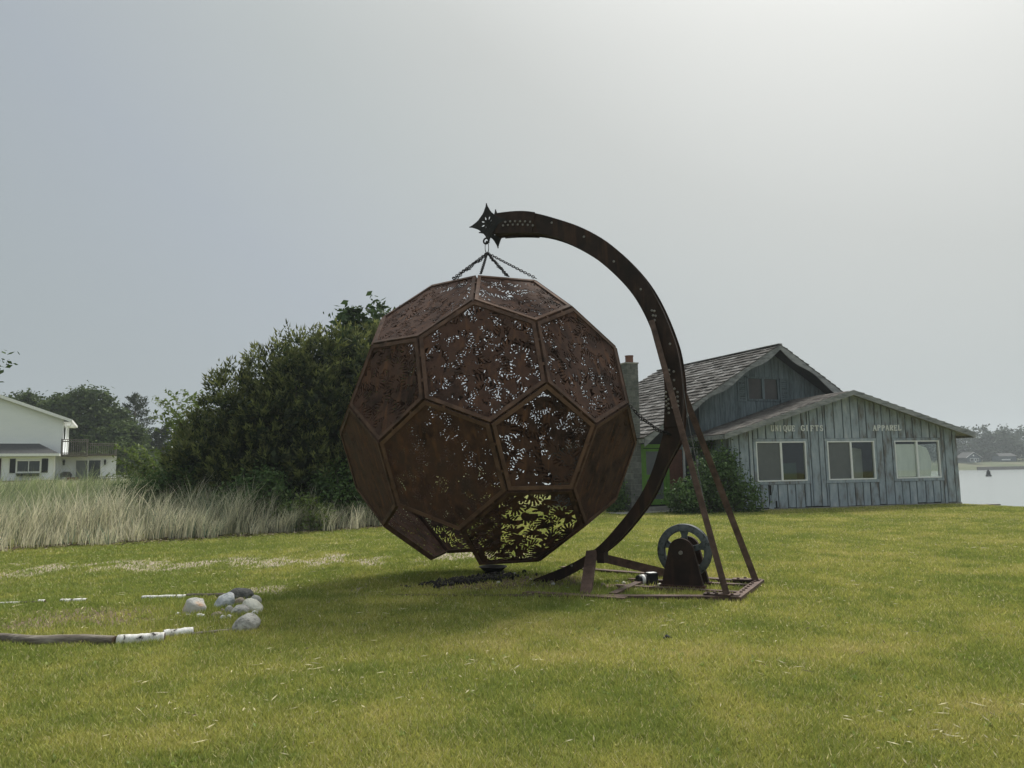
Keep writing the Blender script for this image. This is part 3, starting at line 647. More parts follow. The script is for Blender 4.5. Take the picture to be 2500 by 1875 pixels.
# tree just beyond the left edge, a few twigs reach in
tree('garden_tree', 'leafy tree whose twig ends reach in over the dune grass by the white house', 'tree', (-11.6, 13.2, gz1(-11.6, 13.2)), (-11.4, 13.2, 5.2), 0.11,
     [(-10.55, 13.1, 3.6, 1.75, 1.2, 0.5), (-10.95, 13.2, 2.85, 2.2, 1.2, 0.45), (-11.6, 13.3, 4.6, 1.6, 1.3, 0.9)], L_broad, g, 320, 12, 0.11, spread=0.09, inner=0.7, nl=12, reach=2.0)

# trees behind the white house
bt = [(-65.0, 93, 10.8, 4.8), (-59.2, 92, 12.0, 4.6), (-54.8, 95, 12.3, 3.9), (-50.6, 91, 12.4, 4.4), (-47.4, 90, 9.8, 3.5), (-62.3, 97, 11.5, 4.5), (-44.6, 87, 7.6, 3.2)]
lab = ['broad dark green tree behind the roof of the white house', 'tall bushy tree rising behind the white gable', 'slim tree with ragged top between two fuller trees', 'round-headed tree above the balcony railing', 'lower bushy tree at the corner of the white house', 'dark tree filling the gap behind the ridge of the white house', 'low dark green tree in front of the pines']
for (x, y, hh, rr), lb in zip(bt, lab):
    g = np.random.default_rng(int(-x * 10)); z = gz1(x, y); H = hh - z
    bl = [(x, y, z + H * 0.55, rr, rr, H * 0.42), (x + rr * 0.4, y - 1, z + H * 0.78, rr * 0.5, rr * 0.5, H * 0.2), (x - rr * 0.5, y - 1, z + H * 0.70, rr * 0.5, rr * 0.5, H * 0.22), (x + rr * 0.1, y, z + H * 0.88, rr * 0.38, rr * 0.4, H * 0.13), (x, y - 1, z + H * 0.25, rr * 1.05, rr, H * 0.26)]
    tree('broadleaf_tree', lb, 'tree', (x, y, z), (x, y, z + H * 0.85), 0.28, bl, L_back, g, 900, 16, 0.46, 'trees behind the white house', 0.30, 0.62, 10)
def pine(x, y, hh, rr, lb, seed):
    g = np.random.default_rng(seed); z = gz1(x, y); H = hh - z; o = empty('pine_tree', (x, y, z)); tag(o, lb, 'tree', 'trees behind the white house')
    mb = MB(); mb.tube([(0, 0, -0.2), (0.1, 0, H * 0.5), (0, 0, H)], [0.25, 0.16, 0.03], 7); Cs = []; As = []
    for k in range(46):
        f = 0.18 + 0.8 * k / 46; a = k * 2.4 + g.random(); l = rr * (1.05 - f) ** 0.7 * (0.65 + 0.6 * g.random()) + 0.25
        p = Vector((0, 0, H * f)); q = p + Vector((math.cos(a) * l, math.sin(a) * l, 0.25 * l)); mb.tube([p, q], [0.05, 0.012], 4)
        for s in np.linspace(0.3, 1.0, 9):
            for m_ in range(9): Cs.append(tuple(p.lerp(q, s) + Vector(g.normal(size=3) * 0.16))); As.append((math.cos(a) * 0.6, math.sin(a) * 0.6, 0.6))
    mb.build('trunk', M_bark, o, True); C = np.array(Cs); A = unit(np.array(As) + g.normal(size=C.shape) * 0.5); S = unit(np.cross(A, g.normal(size=C.shape)))
    V, F = leaf_quads(C, A * 0.22, S * 0.05); link('crown', np_mesh('crown', V, F, [L_pine]), o)
pine(-45.4, 92, 11.6, 3.6, 'pine with bare ragged branch ends right of the white house', 71)
pine(-43.0, 94, 7.6, 3.2, 'short pine at the right end of the trees behind the house', 73)
g = np.random.default_rng(74)
tree('broadleaf_tree', 'low light green tree between the balcony and the juniper', 'tree', (-40.5, 80, gz1(-40.5, 80)), (-40.5, 80, 5.0), 0.15, [(-40.5, 80, 3.4, 2.6, 2, 2.0), (-43.5, 81, 2.8, 2.5, 2, 2.0), (-38.6, 80, 2.6, 2, 2, 1.6)], L_back, g, 380, 15, 0.36, 'trees behind the white house', 0.35, 0.6, 6)

# distant woods that read as one mass
def far_wood(name, label, spots, g, leaf, per):
    Vs = []; Fs = []; nb = 0
    for (x, y, z, hh, rr) in spots:
        bl = [(x, y, z + hh * 0.55, rr, rr, hh * 0.45), (x + rr * 0.5 * g.normal(), y - rr * 0.3, z + hh * 0.75, rr * 0.5, rr * 0.5, hh * 0.25), (x + rr * 0.4 * g.normal(), y - rr * 0.5, z + hh * 0.3, rr * 1.1, rr, hh * 0.32)]
        V, F = broadleaf(bl, per, 12, leaf, g, leaf * 0.5, 0.75, None)
        Vs.append(V); Fs.append(F + nb); nb += len(V)
    tag(link(name, np_mesh(name, np.concatenate(Vs), np.concatenate(Fs), [L_far])), label, 'wood', kind='stuff')
g = np.random.default_rng(81)
sp_ = []
for k in range(150):
    x = 90 + 240 * g.random(); y = 350 + 90 * g.random() ** 1.5; sp_.append((x, y, 2 + (y - 345) * 0.03, 10 + 7 * g.random() + (y - 350) * 0.03, 3.5 + 3 * g.random()))
far_wood('far_wood', 'hazy blue-green wooded shore across the water', sp_, g, 1.5, 60)
sp_ = []
for k in range(60):
    x = -125 + 105 * g.random(); y = 170 + 90 * g.random(); sp_.append((x, y, gz1(x, y), 8 + 5 * g.random(), 4 + 2.5 * g.random()))
far_wood('inland_wood', 'hazy green wood far behind the white house', sp_, g, 1.0, 34)

# ------------------------------------------------------------------ the steel ball
BC = Vector((-0.354, 11.75, 2.364)); BR = 2.2612
Rm = np.array([[0.55579383, -0.79864697, 0.23077315], [-0.5901849, -0.18356763, 0.78612003], [-0.5854699, -0.57311949, -0.57337514]])
phi = (1 + 5 ** .5) / 2; ico = []
for a in (-1, 1):
    for b_ in (-phi, phi): ico += [(0, a, b_), (a, b_, 0), (b_, 0, a)]
ico = np.array(ico); TV = []
for i in range(12):
    for j in range(12):
        if i != j and abs(np.linalg.norm(ico[i] - ico[j]) - 2) < 1e-6: TV.append((2 * ico[i] + ico[j]) / 3)
TV = np.array(TV); TV /= np.linalg.norm(TV[0]); TX = BR * TV @ Rm.T
edge = min(np.linalg.norm(TX[0] - TX[j]) for j in range(1, 60))
adj = [[j for j in range(60) if j != i and np.linalg.norm(TX[i] - TX[j]) < edge * 1.01] for i in range(60)]
faces = set()
for i in range(60):
    for a in adj[i]:
        for b_ in adj[i]:
            if a < b_:
                n_ = np.cross(TX[a] - TX[i], TX[b_] - TX[i]); n_ /= np.linalg.norm(n_)
                faces.add(tuple(sorted(np.where(abs((TX - TX[i]) @ n_) < 1e-3)[0])))
faces = sorted(faces)
RES = 0.0105
def seg_d(X, Y, ax, ay, bx_, by_, r):
    dx, dy = bx_ - ax, by_ - ay; tt = np.clip(((X - ax) * dx + (Y - ay) * dy) / (dx * dx + dy * dy + 1e-12), 0, 1)
    return np.hypot(X - ax - tt * dx, Y - ay - tt * dy) - r
def raster_mesh(mask, x0, y0, res, th, mat, name):
    """solid plate from a cell mask: merged runs front and back, walls along every cut"""
    H_, W_ = mask.shape; vs = []; fs = []
    def quad(a, b2, c, d2):
        k_ = len(vs); vs.extend((a, b2, c, d2)); fs.append((k_, k_ + 1, k_ + 2, k_ + 3))
    mp_ = np.pad(mask, 1)
    for r_ in range(H_):
        row = mp_[r_ + 1].astype(np.int8); df = np.diff(row); st = np.where(df == 1)[0]; en = np.where(df == -1)[0]
        ya, yb = y0 + r_ * res, y0 + (r_ + 1) * res
        for a, b2 in zip(st, en):
            xa, xb = x0 + a * res, x0 + b2 * res
            quad((xa, ya, 0), (xb, ya, 0), (xb, yb, 0), (xa, yb, 0)); quad((xa, yb, -th), (xb, yb, -th), (xb, ya, -th), (xa, ya, -th))
            quad((xa, yb, 0), (xa, yb, -th), (xa, ya, -th), (xa, ya, 0)); quad((xb, ya, 0), (xb, ya, -th), (xb, yb, -th), (xb, yb, 0))
    for r_ in range(H_ + 1):
        dd = mp_[r_ + 1].astype(np.int8) - mp_[r_].astype(np.int8); yy = y0 + r_ * res
        for sgn in (1, -1):
            e_ = np.concatenate([[0], (dd == sgn)[1:-1].astype(np.int8), [0]]); df = np.diff(e_)
            for a, b2 in zip(np.where(df == 1)[0], np.where(df == -1)[0]):
                xa, xb = x0 + a * res, x0 + b2 * res
                if sgn == 1: quad((xa, yy, -th), (xb, yy, -th), (xb, yy, 0), (xa, yy, 0))
                else: quad((xa, yy, 0), (xb, yy, 0), (xb, yy, -th), (xa, yy, -th))
    return np_mesh(name, np.array(vs), np.array(fs), [mat])
def ngon(n_, ed, inset, off=0):
    ap = ed / (2 * math.tan(math.pi / n_)) - inset; rc = ap / math.cos(math.pi / n_)
    return [(rc * math.cos(2 * math.pi * k_ / n_ + off), rc * math.sin(2 * math.pi * k_ / n_ + off)) for k_ in range(n_)]
def hand_plate(n_, seed, sp0, gap0=0.0115, solid=True):
    g = np.random.default_rng(seed); pg = ngon(n_, edge, 0.030); rc = max(p[0] for p in pg)
    xs_ = np.arange(-rc, rc, RES) + RES / 2; X, Y = np.meshgrid(xs_, xs_)
    ins = np.full(X.shape, 1e9)
    for k_ in range(n_):
        ax, ay = pg[k_]; bx_, by_ = pg[(k_ + 1) % n_]; ex, ey = bx_ - ax, by_ - ay; l = math.hypot(ex, ey)
        ins = np.minimum(ins, ((X - ax) * -ey + (Y - ay) * ex) / l)
    mk = np.full(X.shape, solid)
    gxy = np.arange(-rc, rc + sp0, sp0); spots = np.array([(a_ + (sp0 / 2 if k_ % 2 else 0), b_) for k_, b_ in enumerate(gxy) for a_ in gxy]); spots += (g.random(spots.shape) - 0.5) * sp0 * 0.9; g.shuffle(spots)
    for hx, hy in spots:
        th = g.random() * 6.28; s_ = 1.12 + 0.36 * g.random(); mir = 1 if g.random() < 0.5 else -1
        lx = ((X - hx) * math.cos(th) + (Y - hy) * math.sin(th)) / s_ * mir; ly = (-(X - hx) * math.sin(th) + (Y - hy) * math.cos(th)) / s_
        if mir < 0: pass
        spd = 0.8 + 0.7 * g.random(); d_ = seg_d(lx, ly, 0, 0.0, 0, 0.042, 0.040); fing = np.full(X.shape, 9.)
        for (fx, fy, an, ln_) in ((-0.032, 0.066, -17, 0.066), (-0.011, 0.076, -5, 0.082), (0.012, 0.076, 6, 0.078), (0.033, 0.064, 18, 0.058)):
            a_ = R(an * spd); fing = np.minimum(fing, seg_d(lx, ly, fx, fy, fx + math.sin(a_) * ln_, fy + math.cos(a_) * ln_, 0.0098))
        a_ = R(-52 + 14 * g.random()); fing = np.minimum(fing, seg_d(lx, ly, -0.034, 0.012, -0.034 + math.sin(a_) * 0.075, 0.012 + math.cos(a_) * 0.075, 0.012))
        d_ = np.minimum(d_, seg_d(lx, ly, 0, -0.02, 0, -0.02 - 0.01 - 0.06 * g.random(), 0.029))
        al = np.minimum(d_, fing)
        mk[(al > 0) & (fing < gap0) & (ly > 0.03)] = False
        mk[al <= 0] = True
    mk |= ins < 0.050
    mk &= ins > 0
    return raster_mesh(mk, -rc, -rc, RES, 0.008, M_rust, 'panel')
HEX = [hand_plate(6, 100 + k_, nh, gp, so) for k_, (nh, gp, so) in enumerate(((0.112, 0.0100, False), (0.112, 0.0100, False), (0.160, 0.0030, True), (0.150, 0.0140, False)))]
PEN = [hand_plate(5, 200 + k_, nh, 0.0100, False) for k_, nh in enumerate((0.112, 0.110))]
def frame_mesh(n_):
    mb = MB(); o_ = ngon(n_, edge, 0.020); i_ = ngon(n_, edge, 0.070); z0_, z1_ = 0.004, 0.016
    o2 = ngon(n_, edge, 0.030)
    for k_ in range(n_):
        k2 = (k_ + 1) % n_; A, B2, C2, D2 = o_[k_], o_[k2], i_[k2], i_[k_]
        mb.add([(*A, z0_), (*B2, z0_), (*C2, z0_), (*D2, z0_), (*A, z1_), (*B2, z1_), (*C2, z1_), (*D2, z1_)], [(3, 2, 1, 0), (4, 5, 6, 7), (0, 1, 5, 4), (1, 2, 6, 5), (2, 3, 7, 6), (3, 0, 4, 7)])
        C2, D2 = o2[k2], o2[k_]      # standing flange of the angle iron
        mb.add([(*A, -0.055), (*B2, -0.055), (*C2, -0.055), (*D2, -0.055), (*A, 0.002), (*B2, 0.002), (*C2, 0.002), (*D2, 0.002)], [(3, 2, 1, 0), (4, 5, 6, 7), (0, 1, 5, 4), (1, 2, 6, 5), (2, 3, 7, 6), (3, 0, 4, 7)])
    return mb.mesh('frame', M_rust_frame)
FR = {6: frame_mesh(6), 5: frame_mesh(5)}
tabm = MB(); tabm.box((0, 0, 0), (0.02, 0.022, 0.010)); TAB = tabm.mesh('tab', M_rust_frame)
ball = empty('steel_ball', (BC.x, BC.y, BC.z - BR))
tag(ball, 'giant rusty steel football of panels cut with overlapping hands, hanging from chains', 'sculpture')
OPEN = {(50, 51, 52, 53, 54), (48, 49, 53, 54, 58, 59), (0, 1, 5, 6, 10, 11), (18, 19, 45, 49, 55, 58)}        # open underside, top and low on the far side
tight = {(26, 28, 33, 34, 51, 52): 2, (27, 29, 38, 39, 56, 57): 2, (21, 24, 32, 34, 50, 52): 2, (28, 29, 51, 54, 56, 59): 3, (23, 24, 46, 48, 50, 53): 0, (0, 1, 5, 6, 10, 11): 3}
for fi, f in enumerate(faces):
    if f in OPEN: continue
    P = TX[list(f)]; c = P.mean(0); n_ = c / np.linalg.norm(c)
    g = np.random.default_rng(fi); x_ = P[g.integers(len(f))] - c; x_ /= np.linalg.norm(x_); y_ = np.cross(n_, x_)
    me = (HEX[tight.get(f, fi % 2)] if len(f) == 6 else PEN[fi % 2])
    loc = c + np.array([0, 0, BR]) - n_ * 0.02
    Mx = Matrix(((x_[0], y_[0], n_[0], loc[0]), (x_[1], y_[1], n_[1], loc[1]), (x_[2], y_[2], n_[2], loc[2]), (0, 0, 0, 1)))
    o = link('panel', me, ball); o.matrix_basis = Mx
    fo = link('frame', FR[len(f)], o)
# bolted tabs bridging neighbouring frames
done = set()
for i in range(60):
    for j in adj[i]:
        if (min(i, j), max(i, j)) in done: continue
        done.add((min(i, j), max(i, j))); sh = [f for f in faces if i in f and j in f]
        if any(f in OPEN for f in sh): continue
        for q in (0.3, 0.7):
            p = TX[i] * (1 - q) + TX[j] * q; d_ = (TX[j] - TX[i]); d_ /= np.linalg.norm(d_); n_ = p / np.linalg.norm(p); y_ = np.cross(n_, d_)
            o = link('tab', TAB, ball); loc = p + np.array([0, 0, BR]) - n_ * 0.03
            o.matrix_basis = Matrix(((d_[0], y_[0], n_[0], loc[0]), (d_[1], y_[1], n_[1], loc[1]), (d_[2], y_[2], n_[2], loc[2]), (0, 0, 0, 1)))

# ------------------------------------------------------------------ the crane stand (x runs right along the base, y back)
SM = Vector((2.96, 10.2, 0.0))
stand = empty('crane_stand', SM, R(-25))
tag(stand, 'dark curved steel crane arm with star-shaped tip on a rusty bolted base', 'crane stand')
up_out = [(3.50, 5.555), (3.383, 5.552), (3.007, 5.526), (2.712, 5.445), (2.398, 5.308), (2.132, 5.184), (1.873, 5.026), (1.62, 4.832), (1.376, 4.577), (1.139, 4.272), (0.976, 3.984), (0.832, 3.633), (0.759, 3.403), (0.704, 3.22), (0.674, 2.968), (0.658, 2.806), (0.654, 2.635), (0.664, 2.385), (0.69, 2.18)]
up_in = [(3.50, 5.25), (3.33, 5.245), (3.013, 5.206), (2.719, 5.146), (2.405, 5.023), (2.141, 4.868), (1.883, 4.679), (1.633, 4.444), (1.39, 4.167), (1.226, 3.914), (1.069, 3.559), (0.977, 3.236), (0.932, 3.056), (0.908, 2.882), (0.9, 2.649), (0.92, 2.305), (0.938, 2.136)]
lo_in = [(0.925, 2.22), (0.939, 2.091), (0.997, 1.926), (1.094, 1.641), (1.206, 1.392), (1.353, 1.158), (1.5, 0.974), (1.702, 0.751), (1.905, 0.545), (2.166, 0.368), (2.45, 0.225), (2.80, 0.085), (3.0, 0.0)]
lo_out = [(0.675, 2.25), (0.69, 2.05), (0.735, 1.93), (0.80, 1.834), (0.889, 1.696), (0.979, 1.532), (1.072, 1.323), (1.202, 1.108), (1.364, 0.908), (1.545, 0.704), (1.726, 0.532), (1.909, 0.402), (2.095, 0.285), (2.357, 0.13), (2.60, 0.01), (2.85, -0.09)]
def resample(pts, n_):
    P = np.array(pts, float)
    Q = []
    for i in range(len(P) - 1):
        p0, p1, p2, p3 = P[max(i - 1, 0)], P[i], P[i + 1], P[min(i + 2, len(P) - 1)]
        for tt in np.linspace(0, 1, 8, endpoint=False):
            Q.append(0.5 * ((2 * p1) + (-p0 + p2) * tt + (2 * p0 - 5 * p1 + 4 * p2 - p3) * tt ** 2 + (-p0 + 3 * p1 - 3 * p2 + p3) * tt ** 3))
    Q.append(P[-1]); Q = np.array(Q); s_ = np.concatenate([[0], np.cumsum(np.linalg.norm(np.diff(Q, axis=0), axis=1))]); tt = np.linspace(0, s_[-1], n_)
    Q = np.stack([np.interp(tt, s_, Q[:, 0]), np.interp(tt, s_, Q[:, 1])], 1)
    for _ in range(2): Q[1:-1] = 0.25 * Q[:-2] + 0.5 * Q[1:-1] + 0.25 * Q[2:]
    return Q
def strip(A, B_, y0, y1):
    """solid band between two (s,z) curves, from y0 to y1"""
    n_ = len(A); vs = []
    for (a, b2) in zip(A, B_): vs += [(-a[0], y0, a[1]), (-b2[0], y0, b2[1]), (-b2[0], y1, b2[1]), (-a[0], y1, a[1])]
    fs = [(3, 2, 1, 0), tuple((n_ - 1) * 4 + k_ for k_ in range(4))]
    for i in range(n_ - 1):
        for k_ in range(4): fs.append((i * 4 + k_, i * 4 + (k_ + 1) % 4, i * 4 + 4 + (k_ + 1) % 4, i * 4 + 4 + k_))
    return MB().add(vs, fs)
def beam(O_, I_, n_, y, mat, web='web_plate', fl='flange'):
    A, B_ = resample(O_, n_), resample(I_, n_)
    strip(A, B_, -y, -y + 0.016).build(web, mat, stand); strip(A, B_, y - 0.016, y).build(web, mat, stand)
    A1, A2 = A * 0.90 + B_ * 0.10, A * 0.84 + B_ * 0.16; B1, B2_ = B_ * 0.95 + A * 0.05, B_ * 0.89 + A * 0.11
    strip(A1, A2, -y + 0.014, y - 0.014).build(fl, mat, stand); strip(B1, B2_, -y + 0.014, y - 0.014).build(fl, mat, stand)
beam(up_out, up_in, 48, 0.135, M_arm)
beam(lo_out, lo_in, 40, 0.110, M_arm, 'foot_web_plate', 'foot_flange')
A, B_ = resample(up_out, 48), resample(up_in, 48); C_ = (A + B_) / 2
sl = [i for i in range(48) if 2.70 < C_[i, 0] < 3.48]
strip((A[sl] - C_[sl]) * 1.07 + C_[sl], (B_[sl] - C_[sl]) * 1.07 + C_[sl], -0.150, -0.136).build('sleeve_plate', M_arm, stand)
strip((A[sl] - C_[sl]) * 1.07 + C_[sl], (B_[sl] - C_[sl]) * 1.07 + C_[sl], 0.136, 0.150).build('sleeve_plate', M_arm, stand)
# star plates
def star_mask():
    xs_ = np.arange(-0.36, 0.36, 0.008) + 0.004; X, Y = np.meshgrid(xs_, xs_)
    ax, ay = np.abs(X) / 0.345, np.abs(Y) / 0.345; mk = ax ** 0.62 + ay ** 0.62 < 1.02
    mk |= np.hypot(X, Y) < 0.13
    for k_ in range(8):
        a_ = k_ * math.pi / 4 + 0.35; cx, cy = 0.085 * math.cos(a_), 0.085 * math.sin(a_)
        u1 = (X - cx) * math.cos(a_) + (Y - cy) * math.sin(a_); v1 = -(X - cx) * math.sin(a_) + (Y - cy) * math.cos(a_)
        mk &= ~((u1 / 0.030) ** 2 + (v1 / 0.011) ** 2 < 1)
    return mk
star = raster_mesh(star_mask(), -0.36, -0.36, 0.008, 0.014, M_black, 'star_plate')
for yy in (-0.152, 0.168):
    o = link('star_plate', star, stand); o.location = (-3.567, yy, 5.427); o.rotation_euler = (R(90), R(-3), 0)
MB().lathe([(0.03, -0.16), (0.03, 0.16)], 12, (-3.567, 0, 5.427), 'Y').build('star_pin', M_black, stand)
# bolt heads on the near web
boltm = MB().lathe([(0.017, 0), (0.017, -0.008), (0.011, -0.013)], 8, (0, 0, 0), 'Y').mesh('bolt', M_bolt)
def bolt(s, z, y=-0.134):
    o = link('bolt', boltm, stand); o.location = (-s, y, z)
for k_ in range(6): bolt(3.26 - 0.083 * k_, 5.395 - 0.006 * k_ ** 1.6 * 0.8, -0.150)
for k_ in range(7): bolt(3.30 - 0.083 * k_, 5.345 - 0.006 * k_ ** 1.6 * 0.7, -0.150)
for s, z in ((2.50, 5.27), (2.0, 4.98), (1.56, 4.55), (1.18, 4.10), (1.035, 3.78), (1.0, 3.77), (1.02, 3.71), (0.985, 3.70), (1.0, 3.64), (0.80, 3.29)): bolt(s, z)
for k_ in range(4): bolt(0.83, 2.93 - 0.062 * k_); bolt(0.765, 2.905 - 0.118 * k_); bolt(0.885, 2.63 - 0.062 * k_)
for k_ in range(4): bolt(0.80, 2.60 - 0.062 * k_); bolt(0.725, 2.62 - 0.062 * k_); bolt(0.855, 2.53 - 0.062 * k_)
for s, z in ((2.33, 0.25), (2.12, 0.30), (2.02, 0.40), (2.0, 0.33)): bolt(s, z, -0.109)
# A-frame legs, braces, base
def xbar(name, p, q, w, h_, mat, up=(0, 0, 1)):
    return MB().bar(p, q, w, h_, up).build(name, mat, stand)
xbar('front_leg', (-1.03, -0.185, 3.62), (-0.06, -0.86, 0.03), 0.075, 0.075, M_base, (1, 0.2, 0.3))
xbar('back_leg', (-1.00, 0.185, 3.50), (0.10, 0.47, 0.03), 0.075, 0.085, M_base, (1, 0.2, 0.3))
xbar('front_brace', (-2.02, -0.14, 0.44), (-1.78, -1.10, 0.0), 0.085, 0.14, M_base, (1, 0, 0))
xbar('back_brace', (-2.02, 0.12, 0.36), (-1.10, 0.98, 0.02), 0.08, 0.12, M_base, (0, 0, 1))
xbar('gusset', (-1.90, -0.02, 0.30), (-1.90, -0.02, 0.44), 0.10, 0.2, M_arm, (0, 1, 0))
xbar('base_beam', (0.02, -0.85, 0.005), (-4.78, -1.95, -0.06), 0.13, 0.13, M_base)
xbar('base_beam', (0.06, 0.50, 0.0), (-3.1, 1.45, -0.03), 0.13, 0.12, M_base)
xbar('base_beam', (0.0, -0.42, 0.0), (-1.62, -0.34, 0.0), 0.09, 0.11, M_base)
xbar('base_beam', (0.04, 0.22, 0.0), (-1.62, 0.28, 0.0), 0.09, 0.11, M_base)
xbar('cross_beam', (0.05, -0.96, 0.008), (0.12, 0.62, 0.008), 0.12, 0.128, M_base)
xbar('cross_beam', (-1.42, -1.10, 0.006), (-1.36, 0.85, 0.006), 0.10, 0.118, M_base)
MB().b2(-0.34, 0.08, -0.93, -0.78, 0.074, 0.086).build('corner_plate', M_base, stand)
MB().b2(-0.22, 0.14, 0.42, 0.58, 0.074, 0.086).build('corner_plate', M_base, stand)
MB().b2(-2.55, -1.2, -1.33, -1.18, -0.02, 0.05).build('beam_flange', M_base, stand)
bolt2 = MB().lathe([(0.02, 0), (0.02, 0.014), (0.012, 0.02)], 8).mesh('bolt', M_base)
for q in [(-0.28, -0.9), (-0.22, -0.82), (-0.18, -0.91), (0.0, -0.9), (-0.14, 0.46), (-0.06, 0.54), (0.1, 0.46)] + [(0.06 + 0.005 * k_, -0.6 + 0.16 * k_) for k_ in range(7)]:
    o = link('bolt', bolt2, stand); o.location = (q[0], q[1], 0.07 if -0.75 < q[1] < 0.4 else 0.085)

# ------------------------------------------------------------------ chains
def torus(R1, r1, n1=10, n2=6, sx=1.45):
    vs = []; fs = []
    for i in range(n1):
        a_ = 2 * math.pi * i / n1
        for j in range(n2):
            b2 = 2 * math.pi * j / n2; rr = R1 + r1 * math.cos(b2)
            vs.append((rr * math.cos(a_) * sx if True else 0, rr * math.sin(a_), r1 * math.sin(b2)))
    for i in range(n1):
        for j in range(n2): fs.append((i * n2 + j, ((i + 1) % n1) * n2 + j, ((i + 1) % n1) * n2 + (j + 1) % n2, i * n2 + (j + 1) % n2))
    return MB().add(vs, fs)
linkm = torus(0.019, 0.0058).mesh('link', M_black, True)
def chain(p, q, label, sag=0.0, group=None, strands=1):
    p, q = Vector(p), Vector(q); o = empty('hanging_chain', q); tag(o, label, 'chain', group)
    Ln = (q - p).length; n_ = int(Ln / 0.042); d_ = (q - p).normalized()
    for st in range(strands):
        for k_ in range(n_ + 1):
            tt = k_ / n_; c = p.lerp(q, tt) - Vector((0, 0, sag * 4 * tt * (1 - tt)))
            dd = (d_ * Ln - Vector((0, 0, sag * 4 * (1 - 2 * tt)))).normalized()
            if st: c = c + Vector((0.008, 0.015, 0.014 * math.sin(k_ * 0.9) - 0.014))
            y_ = dd.cross(Vector((0.2, 0.35, 1))).normalized(); z_ = dd.cross(y_); ang = R(90) * (k_ % 2) + 0.5 + 0.06 * k_
            y2 = y_ * math.cos(ang) + z_ * math.sin(ang); z2 = dd.cross(y2)
            l_ = link('link', linkm, o); cc_ = c - q
            l_.matrix_basis = Matrix(((dd.x, y2.x, z2.x, cc_.x), (dd.y, y2.y, z2.y, cc_.y), (dd.z, y2.z, z2.z, cc_.z), (0, 0, 0, 1)))
    return o
c25, s25 = math.cos(R(25)), math.sin(R(25))
def st_w(x, y, z): return Vector((SM.x + x * c25 + y * s25, SM.y - x * s25 + y * c25, z))
hook = st_w(-3.655, 0, 5.0)
ev = empty('shackle', st_w(-3.66, 0, 5.03)); tag(ev, 'black iron ring and long link hanging from the star tip', 'shackle')
rg = torus(0.045, 0.014, 16, 8, 1.0).build('ring', M_black, ev, True); rg.location = (-0.01, 0, 0.165); rg.rotation_euler = (R(90), 0, R(-25))
lk = torus(0.05, 0.009, 18, 6, 1.0); lk.v = [(x * 0.56, z, y * 1.9) for x, y, z in lk.v]
lo = lk.build('long_link', M_black, ev, True); lo.location = (0, 0, 0.06)
chl = ['black chain running left from the shackle to the top of the ball', 'short steep black chain left of the middle under the shackle', 'doubled black chain right of the middle under the shackle', 'black chain running right from the shackle to the top of the ball']
sel = [TX[10] * 0.5 + TX[1] * 0.5, TX[1] * 0.93 + TX[0] * 0.07, TX[1] * 0.48 + TX[0] * 0.52, TX[0]]
for i, lb, sn in zip(sel, chl, (2, 1, 2, 1)):
    chain(hook, BC + Vector(i) + Vector((0, 0, 0.015)), lb, 0.0, None, sn)
chain(BC + Vector(TX[38]) * 0.99, st_w(-0.86, -0.15, 2.06), 'slack black chain tying the ball to the lower crane arm', 0.06, None, 2)
# thin cable down to the pulley
cb = MB().tube([st_w(-0.68, 0.0, 2.75), st_w(-0.62, 0, 2.2), st_w(-0.46, -0.05, 1.2), st_w(-0.42, -0.02, 0.6)], 0.006, 6).build('hoist_cable', M_cable)
tag(cb, 'thin grey hoist cable running down from the arm to the pulley wheel', 'cable')

# ------------------------------------------------------------------ pulley wheel
pw = empty('pulley_wheel', st_w(-0.75, 0, 0.055), R(-25))
tag(pw, 'worn blue-grey spoked pulley wheel between two rusty arched brackets', 'pulley')
CZ = 0.432
wh = MB()
wh.lathe([(0.268, -0.05), (0.355, -0.05), (0.362, -0.035), (0.33, -0.012), (0.33, 0.012), (0.362, 0.035), (0.355, 0.05), (0.268, 0.05), (0.262, 0.0), (0.268, -0.05)], 56, (0, 0, CZ), 'Y', False)
wh.build('rim', M_wheel, pw, True)
MB().lathe([(0.03, -0.07), (0.085, -0.07), (0.085, 0.07), (0.03, 0.07)], 24, (0, 0, CZ), 'Y', False).build('hub', M_wheel, pw, False)
for k_ in range(5):
    a_ = R(88 + 72 * k_); d_ = Vector((math.cos(a_), 0, math.sin(a_))); t_ = Vector((-math.sin(a_), 0, math.cos(a_))); c0 = Vector((0, 0, CZ))
    pts = []
    for r_, w_ in ((0.07, 0.055), (0.14, 0.038), (0.21, 0.036), (0.25, 0.05), (0.275, 0.085)): pts.append((r_, w_))
    poly = [c0 + d_ * r_ + t_ * w_ for r_, w_ in pts] + [c0 + d_ * r_ - t_ * w_ for r_, w_ in reversed(pts)]
    MB().prism([p + Vector((0, -0.028, 0)) for p in poly], (0, 0.056, 0)).build('spoke', M_wheel, pw)
def bracket(y0, y1):
    poly = [(-0.275, 0), (0.275, 0)] + [(0.165 * math.cos(R(a_)), CZ + 0.02 + 0.165 * math.sin(R(a_))) for a_ in range(8, 173, 12)]
    return MB().prism([(p[0], y0, p[1]) for p in poly], (0, y1 - y0, 0)).build('bracket_plate', M_arm, pw)
bracket(-0.22, -0.145); bracket(0.145, 0.22)
MB().lathe([(0.026, -0.245), (0.026, 0.245)], 16, (0, 0, CZ), 'Y').build('axle', M_bolt, pw)
MB().b2(-0.30, 0.30, -0.24, -0.13, -0.02, 0.012).build('foot_plate', M_rust, pw); MB().b2(-0.30, 0.30, 0.13, 0.24, -0.02, 0.012).build('foot_plate', M_rust, pw)

